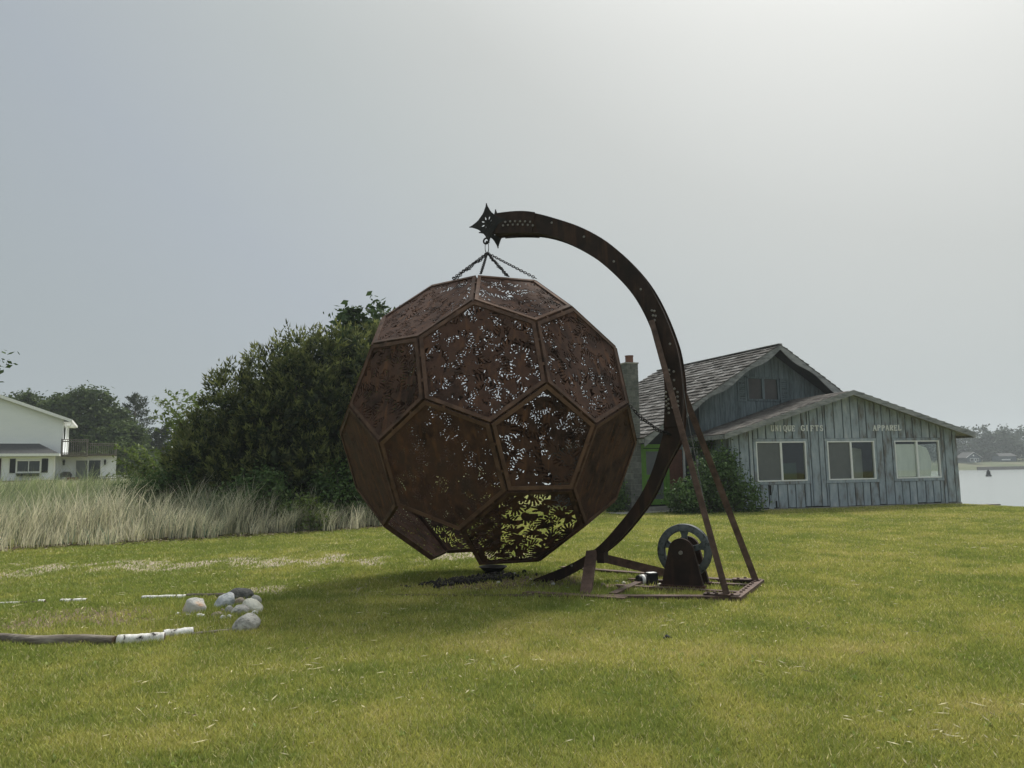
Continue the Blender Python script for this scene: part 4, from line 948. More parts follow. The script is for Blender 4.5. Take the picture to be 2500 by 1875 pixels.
# small electric motor lying by the base
mo = empty('electric_motor', (1.80, 10.84, 0.0), R(20)); tag(mo, 'small black and white cylindrical motor lying by the rusty base beam', 'motor')
MB().lathe([(0.03, -0.14), (0.065, -0.13), (0.07, -0.10), (0.07, 0.02), (0.05, 0.03)], 20, (0, 0, 0.075), 'X').build('motor_can', M_blackp, mo, True)
MB().lathe([(0.0715, -0.085), (0.0715, -0.035)], 20, (0, 0, 0.075), 'X').build('pale_band', M_white, mo, True)
MB().box((0.085, 0, 0.085), (0.07, 0.065, 0.075)).build('gear_housing', M_blackp, mo)
MB().box((0.085, -0.01, 0.162), (0.06, 0.05, 0.006)).build('cover_plate', M_white, mo)
MB().box((-0.02, 0, 0.012), (0.09, 0.05, 0.012)).build('foot', M_blackp, mo)

# shallow black fire bowl below the ball, charcoal around it
fb = empty('fire_bowl', (-0.35, 12.35, 0.0)); tag(fb, 'shallow black bowl standing under the open bottom of the ball', 'bowl')
MB().lathe([(0.09, -0.01), (0.12, 0.02), (0.20, 0.085), (0.215, 0.105), (0.20, 0.105), (0.12, 0.035), (0.0001, 0.03)], 28).build('bowl', M_black, fb, True)
MB().lathe([(0.217, 0.098), (0.226, 0.104), (0.217, 0.110), (0.205, 0.106)], 28, (0, 0, 0), 'Z', False).build('rim', M_black, fb, True)
def ico_np(sub):
    bm = bmesh.new(); bmesh.ops.create_icosphere(bm, subdivisions=sub, radius=1.0); V = np.array([v.co[:] for v in bm.verts]); F = np.array([[v.index for v in f.verts] for f in bm.faces]); bm.free(); return V, F
I1, I1F = ico_np(1); I3, I3F = ico_np(3)
g = np.random.default_rng(61); Vs = []; Fs = []; nb = 0
for k_ in range(650):
    tt = g.random() ** 0.7; x = -1.30 + 1.2 * tt + 0.14 * g.normal(); y = 11.0 + 1.0 * tt + 0.16 * g.normal(); r_ = 0.012 + 0.03 * g.random() ** 2
    Vs.append(I1 * (r_ * (0.6 + 0.7 * g.random(3))) * (0.8 + 0.4 * g.random((len(I1), 1))) + np.array([x, y, gz1(x, y) + r_ * 0.5])); Fs.append(I1F + nb); nb += len(I1)
M_char = nmat('charcoal', [(0.006, 0.006, 0.006), (0.02, 0.019, 0.018), (0.06, 0.055, 0.05)], 8, 0.9, rnd=0.3, island=True)
tag(link('charcoal', np_mesh('charcoal', np.concatenate(Vs), np.concatenate(Fs), [M_char])), 'strip of black charcoal and cinders on the ground below the ball', 'charcoal', kind='stuff')

# ------------------------------------------------------------------ rocks, pebbles, logs
def rock_mat(name, cols, sc_=9): return nmat(name, cols, sc_, 0.95, 0.8, 45, detail=10, spec=0.1)
RM = dict(dark=rock_mat('dark_grey_stone', [(0.06, 0.06, 0.058), (0.11, 0.11, 0.105), (0.16, 0.158, 0.15)], 14), pale=rock_mat('pale_granite', [(0.15, 0.145, 0.13), (0.37, 0.36, 0.33), (0.55, 0.53, 0.49)], 12), blue=rock_mat('bluish_white_stone', [(0.24, 0.26, 0.28), (0.48, 0.50, 0.51), (0.66, 0.67, 0.66)], 9), cream=rock_mat('cream_stone', [(0.40, 0.39, 0.32), (0.64, 0.62, 0.53), (0.74, 0.72, 0.63)], 8), tan=rock_mat('tan_stone', [(0.15, 0.12, 0.09), (0.28, 0.24, 0.19), (0.36, 0.32, 0.27)], 10), white=rock_mat('white_stone', [(0.58, 0.58, 0.56), (0.76, 0.75, 0.72)], 12), orange=rock_mat('orange_stained_stone', [(0.26, 0.27, 0.26), (0.44, 0.44, 0.42), (0.52, 0.48, 0.43), (0.50, 0.29, 0.16)], 5))
def rock(x, y, w_, h_, mk, label, seed, ang=False, depth=0.8, cat='rock', name='rock', skew=0.0, group=None, sub=None):
    g = np.random.default_rng(seed); V = (I1 if sub == 1 else I3).copy(); F = I1F if sub == 1 else I3F
    if True:
        for k_ in range(13 if ang else 9):
            n_ = unit(g.normal(size=(1, 3)))[0]; lim = (0.62 if ang else 0.80) + (0.25 if ang else 0.18) * g.random(); d_ = V @ n_; V = V - np.clip(d_ - lim, 0, None)[:, None] * n_
    fr = g.normal(size=(4, 3)) * 1.6; pz = g.random(4) * 6
    V = V * (1 + 0.07 * np.sin(V @ fr.T + pz).sum(1) / 2)[:, None] * (1 + 0.022 * np.sin(V @ (fr * 4).T + pz * 3).sum(1) / 2)[:, None] * (1 + 0.018 * g.normal(size=(len(V), 1)))
    V[:, 0] += skew * V[:, 2]
    lo_, hi_ = V.min(0), V.max(0); V = (V - (lo_ + hi_) / 2) / (hi_ - lo_)
    V = V * np.array([w_ * 0.95, w_ * 0.95 * depth, h_ * 1.6]); V[:, 2] += h_ * 0.14
    o = link(name, np_mesh(name, V, F, [RM[mk]], not ang or sub == 1), None); o.location = (x, y, gz1(x, y)); tag(o, label, cat, group); return o
rock(-3.57, 10.2, 0.38, 0.16, 'dark', 'smooth dark grey domed boulder at the back of the stone heap', 1, depth=0.7)
rock(-3.58, 9.66, 0.29, 0.19, 'blue', 'angular bluish white rock leaning against the dark boulder', 2, True, skew=0.25)
rock(-3.79, 9.30, 0.30, 0.19, 'orange', 'angular grey rock with an orange stained top', 3, True)
rock(-3.44, 9.80, 0.17, 0.10, 'tan', 'flat grey-brown stone wedged below the dark boulder', 4)
rock(-3.11, 9.32, 0.27, 0.17, 'cream', 'long cream coloured rounded rock at the right of the stone heap', 5, skew=-0.3)
rock(-3.26, 9.84, 0.18, 0.12, 'pale', 'pale stone half hidden below the dark boulder', 6)
rock(-3.36, 9.24, 0.12, 0.10, 'pale', 'small round grey stone next to the long grey stone', 7)
rock(-3.20, 9.16, 0.23, 0.12, 'pale', 'rounded grey-beige stone in the middle of the heap', 8)
rock(-3.02, 9.11, 0.09, 0.055, 'white', 'small white pebble at the foot of the cream rock', 9, cat='stone', name='small_stone')
rock(-3.31, 8.90, 0.08, 0.05, 'white', 'white oval pebble in the grass before the heap, one of a pair', 10, cat='stone', name='small_stone', group='pair of white pebbles before the heap')
rock(-3.245, 8.92, 0.07, 0.05, 'white', 'white oval pebble in the grass before the heap, one of a pair', 11, cat='stone', name='small_stone', group='pair of white pebbles before the heap')
rock(-3.44, 9.08, 0.17, 0.055, 'tan', 'flat tan stone lying before the bluish rock', 12)
rock(-3.46, 9.29, 0.08, 0.055, 'tan', 'small brown stone resting above the flat tan stone', 13, cat='stone', name='small_stone')
rock(-2.83, 8.25, 0.34, 0.18, 'pale', 'large pale grey egg-shaped rock lying apart in front', 14, skew=0.35)
rock(-3.62, 9.05, 0.12, 0.045, 'white', 'flat white stone in front of the orange stained rock', 15, cat='stone', name='small_stone')
rock(-3.93, 9.16, 0.07, 0.045, 'white', 'small white stone left of the orange stained rock', 16, cat='stone', name='small_stone')
rock(-3.80, 9.12, 0.09, 0.03, 'pale', 'flat grey chip at the foot of the orange stained rock', 17, cat='stone', name='small_stone')
g = np.random.default_rng(63)
for k_ in range(34):
    q = k_ % 3
    x, y = ((1.45 + 0.35 * g.normal(), 10.85 + 0.22 * g.normal()), (-0.15 + 0.35 * g.normal(), 12.0 + 0.3 * g.normal()), (0.6 + 0.5 * g.normal(), 11.5 + 0.4 * g.normal()))[q]
    w_ = 0.03 + 0.05 * g.random()
    rock(x, y, w_, w_ * 0.6, ('white', 'cream', 'tan')[int(g.integers(3))], ('pale pebble on the ground between the arm foot and the motor', 'pale pebble among the cinders around the black bowl', 'pale pebble in the worn earth beside the arm foot')[q], 300 + k_, cat='pebble', name='pebble', group=('pebbles by the motor', 'pebbles round the bowl', 'pebbles by the arm foot')[q], sub=1)

def log(name, label, pts, r_, mat, cat='log', n=14, endmat=None, jit=0.05):
    P = resample([(p[0], p[1]) for p in pts], 22); zz = [gz1(x, y) + r_ * (0.75 if y < 9 else 0.35) for x, y in P]
    bump_ = np.random.default_rng(int(abs(pts[0][0]) * 1000)); base = Vector((P[0][0], P[0][1], zz[0] - r_))
    o = empty(name, base); tag(o, label, cat)
    path = [Vector((x, y, z)) - base for (x, y), z in zip(P, zz)]
    rr = [r_ * (1 + 0.05 * math.sin(i * 0.5) + 0.025 * bump_.normal()) for i in range(22)]
    MB().tube(path, rr, n, True, jit).build('bark', mat, o, True)
    for e_, d_ in ((0, path[0] - path[1]), (-1, path[-1] - path[-2])):
        d_ = d_.normalized(); MB().tube([path[e_], path[e_] + d_ * 0.004], rr[e_] * 0.93, n).build('cut_end', endmat or M_cutwood, o)
    return o
log('driftwood_log', 'long wavy grey driftwood log at the front of the log bed', [(-6.3, 7.95), (-5.6, 7.86), (-5.11, 7.90), (-4.75, 7.72), (-4.35, 7.76), (-3.90, 7.68)], 0.052, M_drift)
log('birch_log', 'white birch log butting against the grey driftwood', [(-3.88, 7.70), (-3.7, 7.73), (-3.47, 7.80)], 0.052, M_birch)
log('birch_log', 'spotted white birch log overlapping the first birch log', [(-3.55, 7.96), (-3.4, 8.02), (-3.30, 8.07)], 0.046, M_birch)
log('grey_pole', 'thin grey weathered pole running from the birch log to the egg-shaped rock', [(-3.30, 8.04), (-3.1, 8.13), (-2.92, 8.20)], 0.018, M_drift, 'pole')
log('birch_log', 'thin white birch log at the far side of the log bed by the left', [(-6.9, 10.20), (-6.6, 10.22), (-6.45, 10.23)], 0.022, M_birch)
log('dark_branch', 'dark thin branch between white birch pieces in the back row', [(-6.44, 10.24), (-6.3, 10.25), (-6.22, 10.26)], 0.020, M_bark, 'branch')
log('birch_log', 'short white birch stub at the end of the dark branch', [(-6.24, 10.28), (-6.16, 10.29)], 0.03, M_birch)
log('birch_log', 'half buried white birch log in the middle of the back row', [(-5.94, 10.27), (-5.8, 10.28), (-5.62, 10.30)], 0.034, M_birch)
log('birch_log', 'peeling white birch log in the back row before the orange stained rock', [(-4.94, 10.40), (-4.7, 10.41), (-4.50, 10.42)], 0.034, M_birch)
log('dark_branch', 'dark barked branch leading to the dark boulder', [(-4.36, 10.42), (-4.1, 10.42), (-3.75, 10.40)], 0.042, M_bark, 'branch')
log('birch_log', 'white birch stub capping the dark barked branch', [(-4.46, 10.36), (-4.35, 10.37)], 0.040, M_birch)
# dark scrap lying on the lawn
sc_o = MB().tube([(0, 0, 0.012), (0.04, 0.01, 0.035), (0.09, 0.0, 0.018)], [0.004, 0.022, 0.003], 6, True, 0.5).build('bark_scrap', M_blackp, None); sc_o.location = (1.36, 7.37, gz1(1.4, 7.37)); tag(sc_o, 'small dark scrap of bark lying alone on the open lawn', 'scrap')

# ------------------------------------------------------------------ the gift shop
SP = Vector((7.869, 27.855, 0.0)); PH = R(15.71)
shop = empty('gift_shop', SP, PH); tag(shop, 'weathered blue-grey board shop with low gable wing, shake roof and three windows', 'building')
LW = 10.12; EZ = 2.80; RA, RZ = 5.06, 4.40; SL = (RZ - 2.76) / (RA + 0.50)
def roof_z(a): return RZ - SL * abs(a - RA)
WINS = [(1.017, 3.132), (4.065, 6.18), (7.114, 9.229)]; WZ0, WZ1 = 1.039, 2.496
wall = MB().add([(0, 0.06, 0), (LW, 0.06, 0), (LW, 0.06, 0.9), (0, 0.06, 0.9)], [(0, 1, 2, 3)])
wall = MB()
def wall_quad(mb, a0, a1, z0, z1l, z1r, y0=0.05, y1=0.12):
    mb.prism([(a0, y0, z0), (a1, y0, z0), (a1, y0, z1r), (a0, y0, z1l)], (0, y1 - y0, 0))
cuts = sorted({0.0, LW, RA} | {w for p in WINS for w in p})
for a0, a1 in zip(cuts[:-1], cuts[1:]):
    am = (a0 + a1) / 2; win = [w for w in WINS if w[0] <= am <= w[1]]
    if win:
        wall_quad(wall, a0, a1, 0.0, WZ0, WZ0); wall_quad(wall, a0, a1, WZ1, roof_z(a0) - 0.07, roof_z(a1) - 0.07)
    else: wall_quad(wall, a0, a1, 0.0, roof_z(a0) - 0.07, roof_z(a1) - 0.07)
wall.prism([(0, 0.12, 0), (0.1, 0.12, 0), (0.1, 2.6, 0), (0, 2.6, 0)], (0, 0, 2.8))
for (q0, q1, q2, q3) in ((0.12, 0.5, 0, 2.8), (2.1, 4.4, 0, 2.8), (0.5, 2.1, 0, 0.95), (0.5, 2.1, 2.4, 2.8)): wall.b2(LW - 0.1, LW, q0, q1, q2, q3)  # gap in this unseen wall is added to light the cloths inside
wing_wall = wall.build('wall', M_gap, shop)
MB().b2(-0.02, LW + 0.02, -0.01, 0.13, -0.25, 0.06).build('foundation', M_conc, shop)
g = np.random.default_rng(91)
def board(parent, mat, a0, a1, z0, zl, zr, y=-0.0, th=0.055, tilt=0.0):
    gap = 0.022; a0 += gap; a1 -= gap
    if a1 - a0 < 0.03: return
    P = [(a0, y, z0), (a1, y, z0), (a1, y, zr), (a0, y, zl)]
    o = MB().prism(P, (0, th, 0)).build('board', mat, parent); return o
a = 0.0; edges = [0.0]
while a < LW - 0.2: a += 0.36 + 0.10 * (g.random() - 0.5); edges.append(min(a, LW))
edges[-1] = LW
for a0, a1 in zip(edges[:-1], edges[1:]):
    am = (a0 + a1) / 2; top = lambda q: roof_z(q) - 0.09
    yj = -0.012 * g.random(); dz = 0.05 * g.random()
    segs = [(a0, a1)]
    wn = [w for w in WINS if a1 > w[0] - 0.1 and a0 < w[1] + 0.1]
    if wn:
        w = wn[0]; l0, l1 = w[0] - 0.11, w[1] + 0.11
        pieces = []
        if a0 < l0: pieces.append((a0, min(a1, l0), True))
        if a1 > l1: pieces.append((max(a0, l1), a1, True))
        m0, m1 = max(a0, l0), min(a1, l1)
        if m1 - m0 > 0.02:
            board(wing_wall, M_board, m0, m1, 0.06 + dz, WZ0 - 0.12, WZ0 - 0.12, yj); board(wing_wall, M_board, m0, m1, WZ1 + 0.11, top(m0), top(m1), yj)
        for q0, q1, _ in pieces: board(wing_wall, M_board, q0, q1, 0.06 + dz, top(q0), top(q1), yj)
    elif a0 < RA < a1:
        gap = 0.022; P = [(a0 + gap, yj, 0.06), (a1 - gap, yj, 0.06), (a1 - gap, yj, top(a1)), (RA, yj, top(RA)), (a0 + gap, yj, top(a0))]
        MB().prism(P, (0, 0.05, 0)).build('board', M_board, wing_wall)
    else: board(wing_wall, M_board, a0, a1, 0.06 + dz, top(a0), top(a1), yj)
# a broken board leaning open below the first window
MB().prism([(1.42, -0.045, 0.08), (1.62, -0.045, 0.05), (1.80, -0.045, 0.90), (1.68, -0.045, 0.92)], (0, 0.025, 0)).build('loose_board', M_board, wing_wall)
MB().b2(1.50, 1.56, -0.016, -0.013, 0.55, 0.90).build('hole', M_dark, wing_wall); MB().b2(1.72, 1.79, -0.016, -0.013, 0.08, 0.34).build('hole', M_dark, wing_wall)
# side wall boards of the wing
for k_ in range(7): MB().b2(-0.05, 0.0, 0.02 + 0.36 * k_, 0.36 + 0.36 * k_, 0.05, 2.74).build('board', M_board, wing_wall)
# windows
M_sheet = nmat('pale_daylight_cloth', [(0.70, 0.72, 0.70), (0.86, 0.87, 0.85)], 2.5, 0.9, stretch=(2, 2, 0.4))  # pale colour stands in for daylight seen in the window under APPAREL
M_olive = nmat('grey_reflection_cloth', [(0.34, 0.36, 0.33), (0.46, 0.48, 0.45)], 3, 0.9)  # light grey tone stands in for sky reflected in the middle pane
M_gcloth = nmat('green_display', [(0.03, 0.07, 0.05), (0.06, 0.11, 0.08)], 3, 0.9)
for wi, (w0, w1) in enumerate(WINS):
    w = empty('window', (0, 0, 0)); w.parent = shop
    wm = (w0 + w1) / 2; f_ = 0.045
    for nm, (x0, x1, z0, z1) in (('frame', (w0, w1, WZ1 - f_, WZ1)), ('frame', (w0, w1, WZ0, WZ0 + f_)), ('frame', (w0, w0 + f_, WZ0 + f_, WZ1 - f_)), ('frame', (w1 - f_, w1, WZ0 + f_, WZ1 - f_)), ('meeting_stile', (wm - 0.05, wm + 0.03, WZ0 + f_, WZ1 - f_))):
        MB().b2(x0, x1, -0.03, 0.06, z0, z1).build(nm, M_white, w)
    for (x0, x1, z0, z1) in ((w0 - 0.10, w1 + 0.10, WZ1 + 0.004, WZ1 + 0.10), (w0 - 0.12, w1 + 0.12, WZ0 - 0.11, WZ0 - 0.004), (w0 - 0.10, w0 - 0.004, WZ0, WZ1), (w1 + 0.004, w1 + 0.10, WZ0, WZ1)):
        MB().b2(x0, x1, -0.025, 0.04, z0, z1).build('trim', M_board, w)
    MB().b2(w0 + f_, wm - 0.05, 0.012, 0.018, WZ0 + f_, WZ1 - f_).build('insect_screen' if wi < 2 else 'pane', M_screen if wi < 2 else M_glass, w)
    MB().b2(wm + 0.03, w1 - f_, 0.030, 0.036, WZ0 + f_, WZ1 - f_).build('pane', M_glass, w)
room = MB().b2(0.12, LW - 0.12, 2.2, 2.3, 0, 2.75).b2(0.12, LW - 0.12, 0.13, 2.2, 0.0, 0.05).b2(0.12, LW - 0.12, 0.13, 2.2, 2.74, 2.80)
room.build('interior_wall', M_dark, shop)
MB().b2(LW - 0.06, LW - 0.05, 0.5, 2.1, 0.95, 2.4).build('added_daylight_pane', M_glass, shop)  # glazes an opening added to let daylight into the wing
def sheet(name, label, pts, mat, cat):
    o = MB().prism(pts, (0, 0.012, 0)).build(name, mat); o.location = SP; o.rotation_euler = (0, 0, PH); tag(o, label, cat); return o
sheet('daylight_cloth', 'pale cloudy cloth standing in for daylight behind the left pane of the window under APPAREL', [(7.22, 0.06, 1.10), (8.10, 0.06, 1.10), (8.12, 0.06, 2.36), (7.22, 0.06, 2.36)], M_sheet, 'cloth')
sail = [(8.28, 0.07, 1.10), (8.80, 0.07, 1.10)] + [(8.80 - 0.02 * k_ + 0.16 * math.sin(k_ / 9 * 3.14), 0.07, 1.10 + 1.25 * k_ / 9) for k_ in range(1, 9)] + [(8.30, 0.07, 2.34)]
sheet('daylight_cloth', 'sail-shaped pale cloth standing in for daylight behind the right pane of the window under APPAREL', sail, M_sheet, 'cloth')
sheet('display_banner', 'green and white banner standing behind the window under UNIQUE GIFTS', [(2.12, 0.5, 1.06), (3.05, 0.5, 1.06), (3.05, 0.5, 1.72), (2.12, 0.5, 1.66)], M_gcloth, 'banner')
sheet('reflection_cloth', 'grey-green cloth standing in for reflected sky behind the middle shop window', [(5.17, 0.6, 1.06), (6.10, 0.6, 1.06), (6.10, 0.6, 2.2), (5.6, 0.6, 2.28), (5.17, 0.6, 2.2)], M_olive, 'cloth')

# wing roof: slabs, shingle tabs, fascia
def roof_pt(a, d, off=0.0):   # off = distance above the roof plane
    s_ = 1 if a < RA else -1; c_ = 1 / math.hypot(1, SL); return Vector((a - s_ * SL * c_ * off, d, roof_z(a) + c_ * off))
AE0, AE1 = -0.50, 10.62; DF = -0.42
for e_ in (AE0, AE1):
    P = [(e_, DF, roof_z(e_) - 0.09), (RA, DF, RZ - 0.09), (RA, DF, RZ - 0.012), (e_, DF, roof_z(e_) - 0.012)]
    MB().prism(P, (0, 4.4, 0)).build('roof_deck', M_trim, shop)
    s_ = -1 if e_ < RA else 1
    P = [(e_, DF - 0.035, roof_z(e_) - 0.19), (RA, DF - 0.035, RZ - 0.19), (RA, DF - 0.035, RZ + 0.0), (e_, DF - 0.035, roof_z(e_) + 0.0)]
    MB().prism(P, (0, 0.032, 0)).build('fascia', M_trim, shop)
    MB().bar((e_ + s_ * 0.02, DF, roof_z(e_) - 0.10), (e_ + s_ * 0.02, 3.2 if s_ < 0 else 4.0, roof_z(e_) - 0.10), 0.03, 0.15).build('fascia', M_trim, shop)
g = np.random.default_rng(93); tabs = MB()
for side in (0, 1):
    e_ = AE0 if side == 0 else AE1; L_ = abs(RA - e_) * math.hypot(1, SL); nr = int(L_ / 0.19)
    for r_ in range(nr):
        s0, s1 = r_ * 0.19 - 0.02, (r_ + 1) * 0.19 + 0.02; d_ = DF - 0.03 + (0.15 if r_ % 2 else 0)
        if side == 1 and r_ % 2: pass
        while d_ < 3.95:
            w_ = 0.30 if side == 0 else 0.6; f0, f1 = s0 / L_, min(1.0, s1 / L_)
            aa, ab = e_ + (RA - e_) * f0, e_ + (RA - e_) * f1; hh = 0.012 + 0.010 * g.random()
            d0_, d1_ = max(d_, DF - 0.03), min(d_ + w_ - 0.008, 3.95)
            if d1_ > d0_ + 0.02:
                p = [roof_pt(aa, d0_, hh + 0.006), roof_pt(aa, d1_, hh + 0.006), roof_pt(ab, d1_, 0.002), roof_pt(ab, d0_, 0.002), roof_pt(aa, d0_, -0.008), roof_pt(aa, d1_, -0.008)]
                tabs.add(p, [(0, 1, 2, 3), (4, 5, 1, 0), (0, 3, 4), (1, 5, 2)])
            d_ += w_
o = tabs.build('shingle_tabs', M_asph, shop); o['kind'] = 'stuff'

# lettering
def letter_mb(ch, x, z, h_, w_):
    mb = MB(); T = h_ * 0.22; tn = h_ * 0.12; y0, y1 = -0.045, -0.018
    def seg(p, q, t_):
        p, q = Vector((x + p[0] * w_, 0, z + p[1] * h_)), Vector((x + q[0] * w_, 0, z + q[1] * h_)); d_ = (q - p).normalized(); n_ = Vector((-d_.z, 0, d_.x)) * (t_ / 2)
        mb.prism([(v.x, y0, v.z) for v in (p - n_, q - n_, q + n_, p + n_)], (0, y1 - y0, 0))
    def arc(cx, cz, rx, rz, a0, a1, t0, t1=None, n_=10):
        pts = []
        for k_ in range(n_ + 1):
            a_ = R(a0 + (a1 - a0) * k_ / n_); tt = abs(math.cos(a_)) * t0 + (1 - abs(math.cos(a_))) * (t1 or tn)
            c_ = (x + cx * w_, z + cz * h_); ex, ez = math.cos(a_) * rx * w_, math.sin(a_) * rz * h_; l_ = math.hypot(ex, ez)
            pts.append(((c_[0] + ex * (1 + tt / 2 / l_), c_[1] + ez * (1 + tt / 2 / l_)), (c_[0] + ex * (1 - tt / 2 / l_), c_[1] + ez * (1 - tt / 2 / l_))))
        for k_ in range(n_):
            (a1_, b1_), (a2_, b2_) = pts[k_], pts[k_ + 1]
            mb.prism([(p_[0], y0, p_[1]) for p_ in (a1_, a2_, b2_, b1_)], (0, y1 - y0, 0))
    def serif(cx, zz, half=0.17): seg((cx - half, zz), (cx + half, zz), tn)
    if ch == 'U': seg((.2, 1), (.2, .32), T); seg((.82, 1), (.82, .32), tn); arc(.51, .33, .31, .30, 180, 360, T); serif(.2, .97); serif(.82, .97)
    if ch == 'N': seg((.18, 0), (.18, 1), tn); seg((.84, 0), (.84, 1), tn); seg((.16, 1), (.84, 0), T); serif(.18, .03); serif(.84, .97); serif(.14, .97, .12)
    if ch == 'I': seg((.5, 0), (.5, 1), T); serif(.5, .03, .3); serif(.5, .97, .3)
    if ch in 'QG':
        if ch == 'Q': arc(.5, .5, .38, .46, 0, 360, T, tn, 18); seg((.5, .18), (.92, -.14), T)
        else: arc(.54, .5, .40, .46, 45, 320, T, tn, 14); seg((.86, .42), (.86, .08), T); serif(.82, .44, .2); seg((.84, .96), (.84, .70), tn)
    if ch in 'EFL':
        seg((.25, 0), (.25, 1), T); serif(.2, .03, .16); serif(.2, .97, .16)
        if ch != 'L': seg((.25, .96), (.84, .96), tn); seg((.84, .98), (.84, .76), tn); seg((.25, .52), (.66, .52), tn); seg((.66, .62), (.66, .42), tn)
        if ch != 'F': seg((.25, .04), (.86, .04), tn); seg((.86, .02), (.86, .28), tn)
    if ch == 'T': seg((.5, 0), (.5, 1), T); seg((.08, .96), (.92, .96), tn); seg((.1, .98), (.1, .74), tn); seg((.9, .98), (.9, .74), tn); serif(.5, .03, .2)
    if ch == 'S': arc(.5, .73, .28, .24, 20, 270, T * .8, tn, 10); arc(.5, .26, .30, .25, 90, -160, T * .8, tn, 10); seg((.8, .96), (.8, .74), tn); seg((.2, .04), (.2, .28), tn)
    if ch == 'A': seg((.5, 1), (.14, 0), tn); seg((.5, 1), (.86, 0), T); seg((.28, .34), (.72, .34), tn); serif(.14, .03, .14); serif(.86, .03, .16)
    if ch in 'PR':
        seg((.26, 0), (.26, 1), T); serif(.24, .03); seg((.12, .96), (.5, .96), tn); seg((.26, .48), (.5, .48), tn); arc(.5, .72, .34, .24, 90, -90, T, tn, 10)
        if ch == 'R': seg((.5, .48), (.90, .02), T); serif(.88, .03, .1)
    return mb
def word(txt, a0, a1, z, h_):
    st = (a1 - a0) / len(txt)
    for k_, ch in enumerate(txt):
        o = letter_mb(ch, a0 + st * k_ + 0.06 * st, z + 0.006 * math.sin(k_ * 2.3), h_, st * (0.6 if ch == 'I' else 0.84)).build('letter', M_white, shop)
        o['label'] = 'white serif letter ' + ch + ' on the gable wall'
word('UNIQUE', 1.66, 2.72, 2.875, 0.215); word('GIFTS', 2.94, 3.96, 2.88, 0.215); word('APPAREL', 6.15, 7.50, 2.885, 0.215)

# --- main block behind the wing (turned a little further)
XW = Matrix.Translation(SP) @ Matrix.Rotation(PH, 4, 'Z')
X1 = XW.inverted() @ (Matrix.Translation(Vector((12.0354, 32.2472, 0))) @ Matrix.Rotation(R(24), 4, 'Z'))
PA, PZ, MS = -1.51, 6.51, 0.569; MD0, MD1 = -0.7, 7.84; ML, MR = -8.22, 5.2
def mroof(a): return PZ - MS * abs(a - PA)
def mm(): return MB(X1)
wl, wr = -8.05, 5.0
mw = mm().prism([(wl, 0.06, 0), (wr, 0.06, 0), (wr, 0.06, mroof(wr) - 0.1), (PA, 0.06, PZ - 0.1), (wl, 0.06, mroof(wl) - 0.1)], (0, 0.1, 0))
mw.prism([(wl, 0.16, 0), (wl + 0.1, 0.16, 0), (wl + 0.1, 7.2, 0), (wl, 7.2, 0)], (0, 0, 2.6))
mw.prism([(wl, 7.1, 0), (wr, 7.1, 0), (wr, 7.1, mroof(wr) - 0.1), (PA, 7.1, PZ - 0.1), (wl, 7.1, mroof(wl) - 0.1)], (0, 0.1, 0))
main_wall = mw.build('wall', M_gap, shop)
g = np.random.default_rng(95)
a = -5.15
GW = (-2.72, -1.02, 4.26, 5.26)       # gable window
while a < 4.9:
    b2 = a + 0.24 + 0.05 * g.random(); y = -0.01 * g.random(); gap = 0.006
    def brd(z0, zl, zr): mm().prism([(a + gap, y, z0), (b2 - gap, y, z0), (b2 - gap, y, zr), (a + gap, y, zl)], (0, 0.05, 0)).build('board', M_gable, main_wall)
    zl, zr = mroof(a) - 0.1, mroof(b2) - 0.1
    if b2 > GW[0] and a < GW[1]: brd(2.3, GW[2], GW[2]); brd(GW[3], zl, zr)
    else: brd(2.3, zl, zr)
    a = b2
for k_ in range(7): mm().b2(-6.62 + 0.24 * k_, -6.39 + 0.24 * k_, 0.0, 0.05, 1.9, 2.52).build('board', M_gable, main_wall)
# gable window with louvred shutters
w = empty('window'); w.parent = shop
for (x0, x1, z0, z1) in ((GW[0], GW[1], GW[3] - 0.08, GW[3]), (GW[0], GW[1], GW[2], GW[2] + 0.08), (GW[0], GW[0] + 0.09, GW[2], GW[3]), (GW[1] - 0.09, GW[1], GW[2], GW[3]), (-1.93, -1.80, GW[2], GW[3])): mm().b2(x0, x1, -0.035, 0.06, z0, z1).build('frame', M_gable, w)
M_gpane = nmat('faded_brown_blind', [(0.07, 0.068, 0.066), (0.10, 0.094, 0.09)], 3, 0.6)
mm().b2(GW[0] + 0.09, -1.93, 0.02, 0.03, GW[2] + 0.08, GW[3] - 0.08).build('pane', M_gpane, w); mm().b2(-1.80, GW[1] - 0.09, 0.02, 0.03, GW[2] + 0.08, GW[3] - 0.08).build('pane', M_gpane, w)
for s0 in (-3.20, -0.98):
    sh_ = mm().b2(s0, s0 + 0.07, -0.04, 0.0, 4.22, 5.22).b2(s0 + 0.38, s0 + 0.45, -0.04, 0.0, 4.22, 5.22).b2(s0, s0 + 0.45, -0.041, 0.0, 4.22, 4.30).b2(s0, s0 + 0.45, -0.041, 0, 5.14, 5.22).build('shutter', M_gable, shop)
    for k_ in range(9): mm().bar((s0 + 0.07, -0.02, 4.35 + 0.09 * k_), (s0 + 0.38, -0.02, 4.35 + 0.09 * k_), 0.012, 0.075, (0, -0.5, 1)).build('slat', M_gable, sh_)
